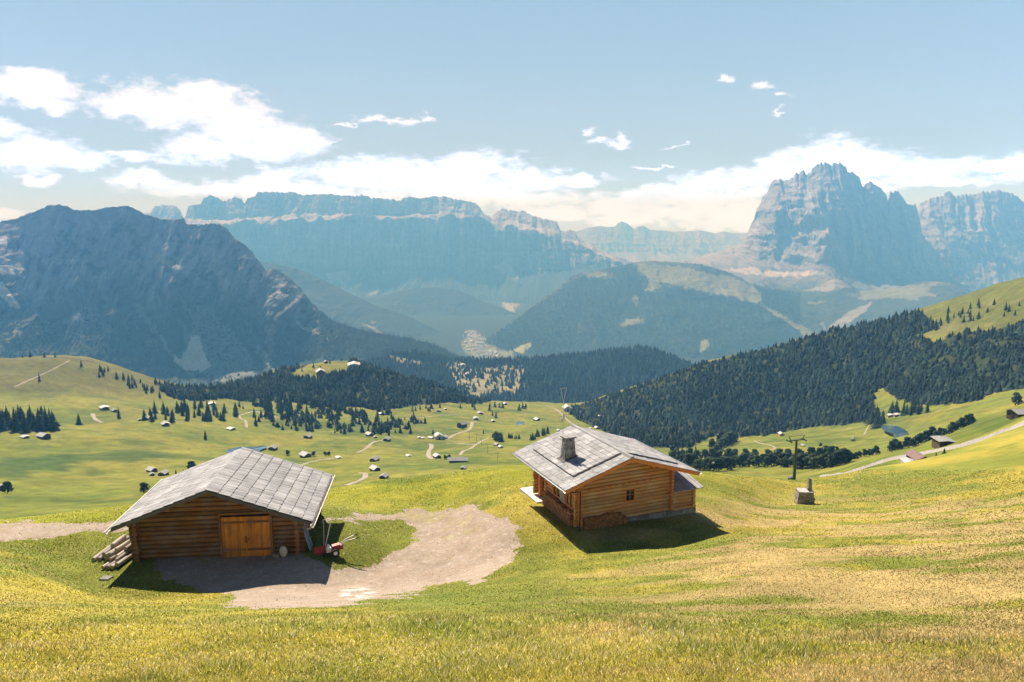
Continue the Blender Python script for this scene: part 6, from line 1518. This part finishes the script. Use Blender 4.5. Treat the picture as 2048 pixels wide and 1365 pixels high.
# ------------------------------------------------------------------ grass of the near slope
def build_grass():
    rnd = np.random.default_rng(3)
    N = 600000
    px = rnd.uniform(-420, 2480, N); py = 1385 - (1385 - 940) * rnd.uniform(0, 1, N) ** 1.25
    az, t = px_dir(px, py); j = np.clip(np.round((az - AZ[0]) / (AZ[1] - AZ[0])).astype(int), 0, NAZ - 1)
    ok_rows = np.nonzero(RR < 125)[0]; i0 = int(np.searchsorted(RR, 6.0)); sub = GT[i0:ok_rows[-1] + 1]
    hit = np.full(N, -1)
    for c in range(NAZ):
        ks = np.nonzero(j == c)[0]
        if not len(ks): continue
        m_ = sub[:, c][None, :] <= t[ks][:, None]; h = m_.argmax(1); hit[ks] = np.where(m_.any(1), h, -1)
    k = hit > 0; px, py, az, t, hit, j = px[k], py[k], az[k], t[k], hit[k], j[k]
    a, b = sub[hit - 1, j], sub[hit, j]; f = (a - t) / (a - b + 1e-12); lr = LR[i0 + hit - 1] + f * (LR[i0 + hit] - LR[i0 + hit - 1]); r = np.exp(lr)
    x, y, z = r * np.sin(az), r * np.cos(az), -r * t
    dirt = DIRT[np.clip(i0 + hit, 0, NR - 1), j]
    dens = rnd.uniform(0, 1, len(x)); gi = np.clip(i0 + hit + rnd.integers(-4, 5, len(x)), 0, NR - 1); gj = np.clip(j + rnd.integers(-7, 8, len(x)), 0, NAZ - 1)
    keep = (~DIRT[gi, gj] & (dens < .9)) | (dens < .035) | (~dirt & (dens < .6))
    # nothing grows inside the houses
    for (ox, oy, yw, x0, x1, y0, y1) in ((-17.656, 38.644, .1077, -4.7, 4.9, 1.0, 7.6), (7.643, 42.952, .3968, -3.6, 5.9, .6, 7.5), (7.643, 42.952, .3968, -4.2, 0.8, 5.6, 8.8)):
        dx, dy = x - ox, y - oy; lx = dx * math.cos(yw) + dy * math.sin(yw); ly = -dx * math.sin(yw) + dy * math.cos(yw)
        keep &= ~((lx > x0) & (lx < x1) & (ly > y0) & (ly < y1))
    x, y, z, r, px, py = (q[keep] for q in (x, y, z, r, px, py)); n = len(x)
    mid = fbm(x / 2.2, y / 2.2, oct=4); big = fbm(x / 9, y / 9, oct=3)
    ax, ay = x * .97 + y * .24, -x * .24 + y * .97; strk = fbm(ax / 16, ay / 2.2, oct=4)
    tall = smooth(17.5, 15.5, r + 1.2 * mid) * np.clip(.75 + .5 * mid, .3, 1.3)
    clump = smooth(.18, .5, fbm(x / .55, y / .55, oct=2)); h = (.020 + .050 * tall + .0006 * r) * (1 + .8 * clump * tall) * rnd.uniform(.5, 1.4, n) * (1 + .5 * mid)
    wd = (.0032 + .00072 * r) * rnd.uniform(.7, 1.4, n)
    th = rnd.uniform(0, 6.283, n); lean = h * rnd.uniform(.1, 1.1, n); la = rnd.uniform(0, 6.283, n)
    flat = rnd.uniform(0, 1, n) < (.10 + .25 * smooth(0, .4, strk))
    lean = np.where(flat, h * rnd.uniform(1.0, 2.4, n), lean); hz = np.where(flat, h * .35, h)
    wx, wy = np.cos(th) * wd, np.sin(th) * wd
    V = np.empty((n, 3, 3)); zb = z - .012
    V[:, 0] = np.stack([x - wx, y - wy, zb], -1); V[:, 1] = np.stack([x + wx, y + wy, zb], -1); V[:, 2] = np.stack([x + np.cos(la) * lean, y + np.sin(la) * lean, z + hz], -1)
    i = np.clip(np.searchsorted(LR, np.log(r)), 0, NR - 1); jj = np.clip(np.round((np.arctan2(x, y) - AZ[0]) / (AZ[1] - AZ[0])).astype(int), 0, NAZ - 1)
    base = SHEETCOL[i, jj]
    c = base * rnd.uniform(.6, 1.5, (n, 1)) * (1 + .85 * tall)[:, None]
    straw = rnd.uniform(0, 1, n) < (.09 + .06 * tall + .15 * smooth(.05, .4, strk)); c[straw] = C_(.62, .53, .27) * rnd.uniform(.75, 1.2, (straw.sum(), 1))
    gr = rnd.uniform(0, 1, n) < .20 + .15 * smooth(.1, .4, mid) + .45 * clump * tall; gr &= ~straw; c[gr] = c[gr] * .45 + C_(.14, .215, .03) * .55 * rnd.uniform(.7, 1.3, (gr.sum(), 1))
    fl = rnd.uniform(0, 1, n) < .006 * tall; c[fl] = C_(.75, .72, .66)
    o = np_mesh('grass', V.reshape(-1, 3), np.arange(n * 3).reshape(-1, 3), M['blade'], face_cols=np.clip(c, .01, .85), smoothed=False)
    tag(o, 'short yellow-green grass and straw covering the near slope', 'grass', kind='stuff')
build_grass()

FRINGE = [(470, 805), (560, 800), (700, 812), (770, 822), (860, 850), (880, 868), (760, 868), (600, 862), (500, 850)]
def fr_thin(x, y, rnd): return rnd.uniform(0, 1, len(x)) < smooth(-.02, .3, fbm(x / 24 + 5, y / 9, oct=3)) * np.interp(y, [800, 870], [1, .5])
P, y, r, rnd = fill(FRINGE, 1500, 500, 1600, None, 15, fr_thin)
forest(P, rnd.uniform(4, 13, len(P)), PRO1, 'forest', 'broken fringe of young spruces and scrub below the central hill', seed=16)

# ------------------------------------------------------------------ the air between here and the far peaks
def build_haze():
    m = bpy.data.materials.new('haze_air'); m.use_nodes = True; T = NT(m.node_tree)
    v = T.n('ShaderNodeVolumePrincipled'); v.inputs['Color'].default_value = (*HAZE_COLOR, 1); v.inputs['Density'].default_value = HAZE_DENSITY; v.inputs['Anisotropy'].default_value = -.12; v.inputs['Absorption Color'].default_value = (1, 1, 1, 1)
    o = T.n('ShaderNodeOutputMaterial'); T.t.links.new(v.outputs[0], o.inputs['Volume'])
    b = MB(); b.box(-21000, 21000, -300, 21800, -1260, 880)
    h = b.build('haze', m); tag(h, 'thin blue summer haze filling the valley', 'haze', kind='stuff')
build_haze()
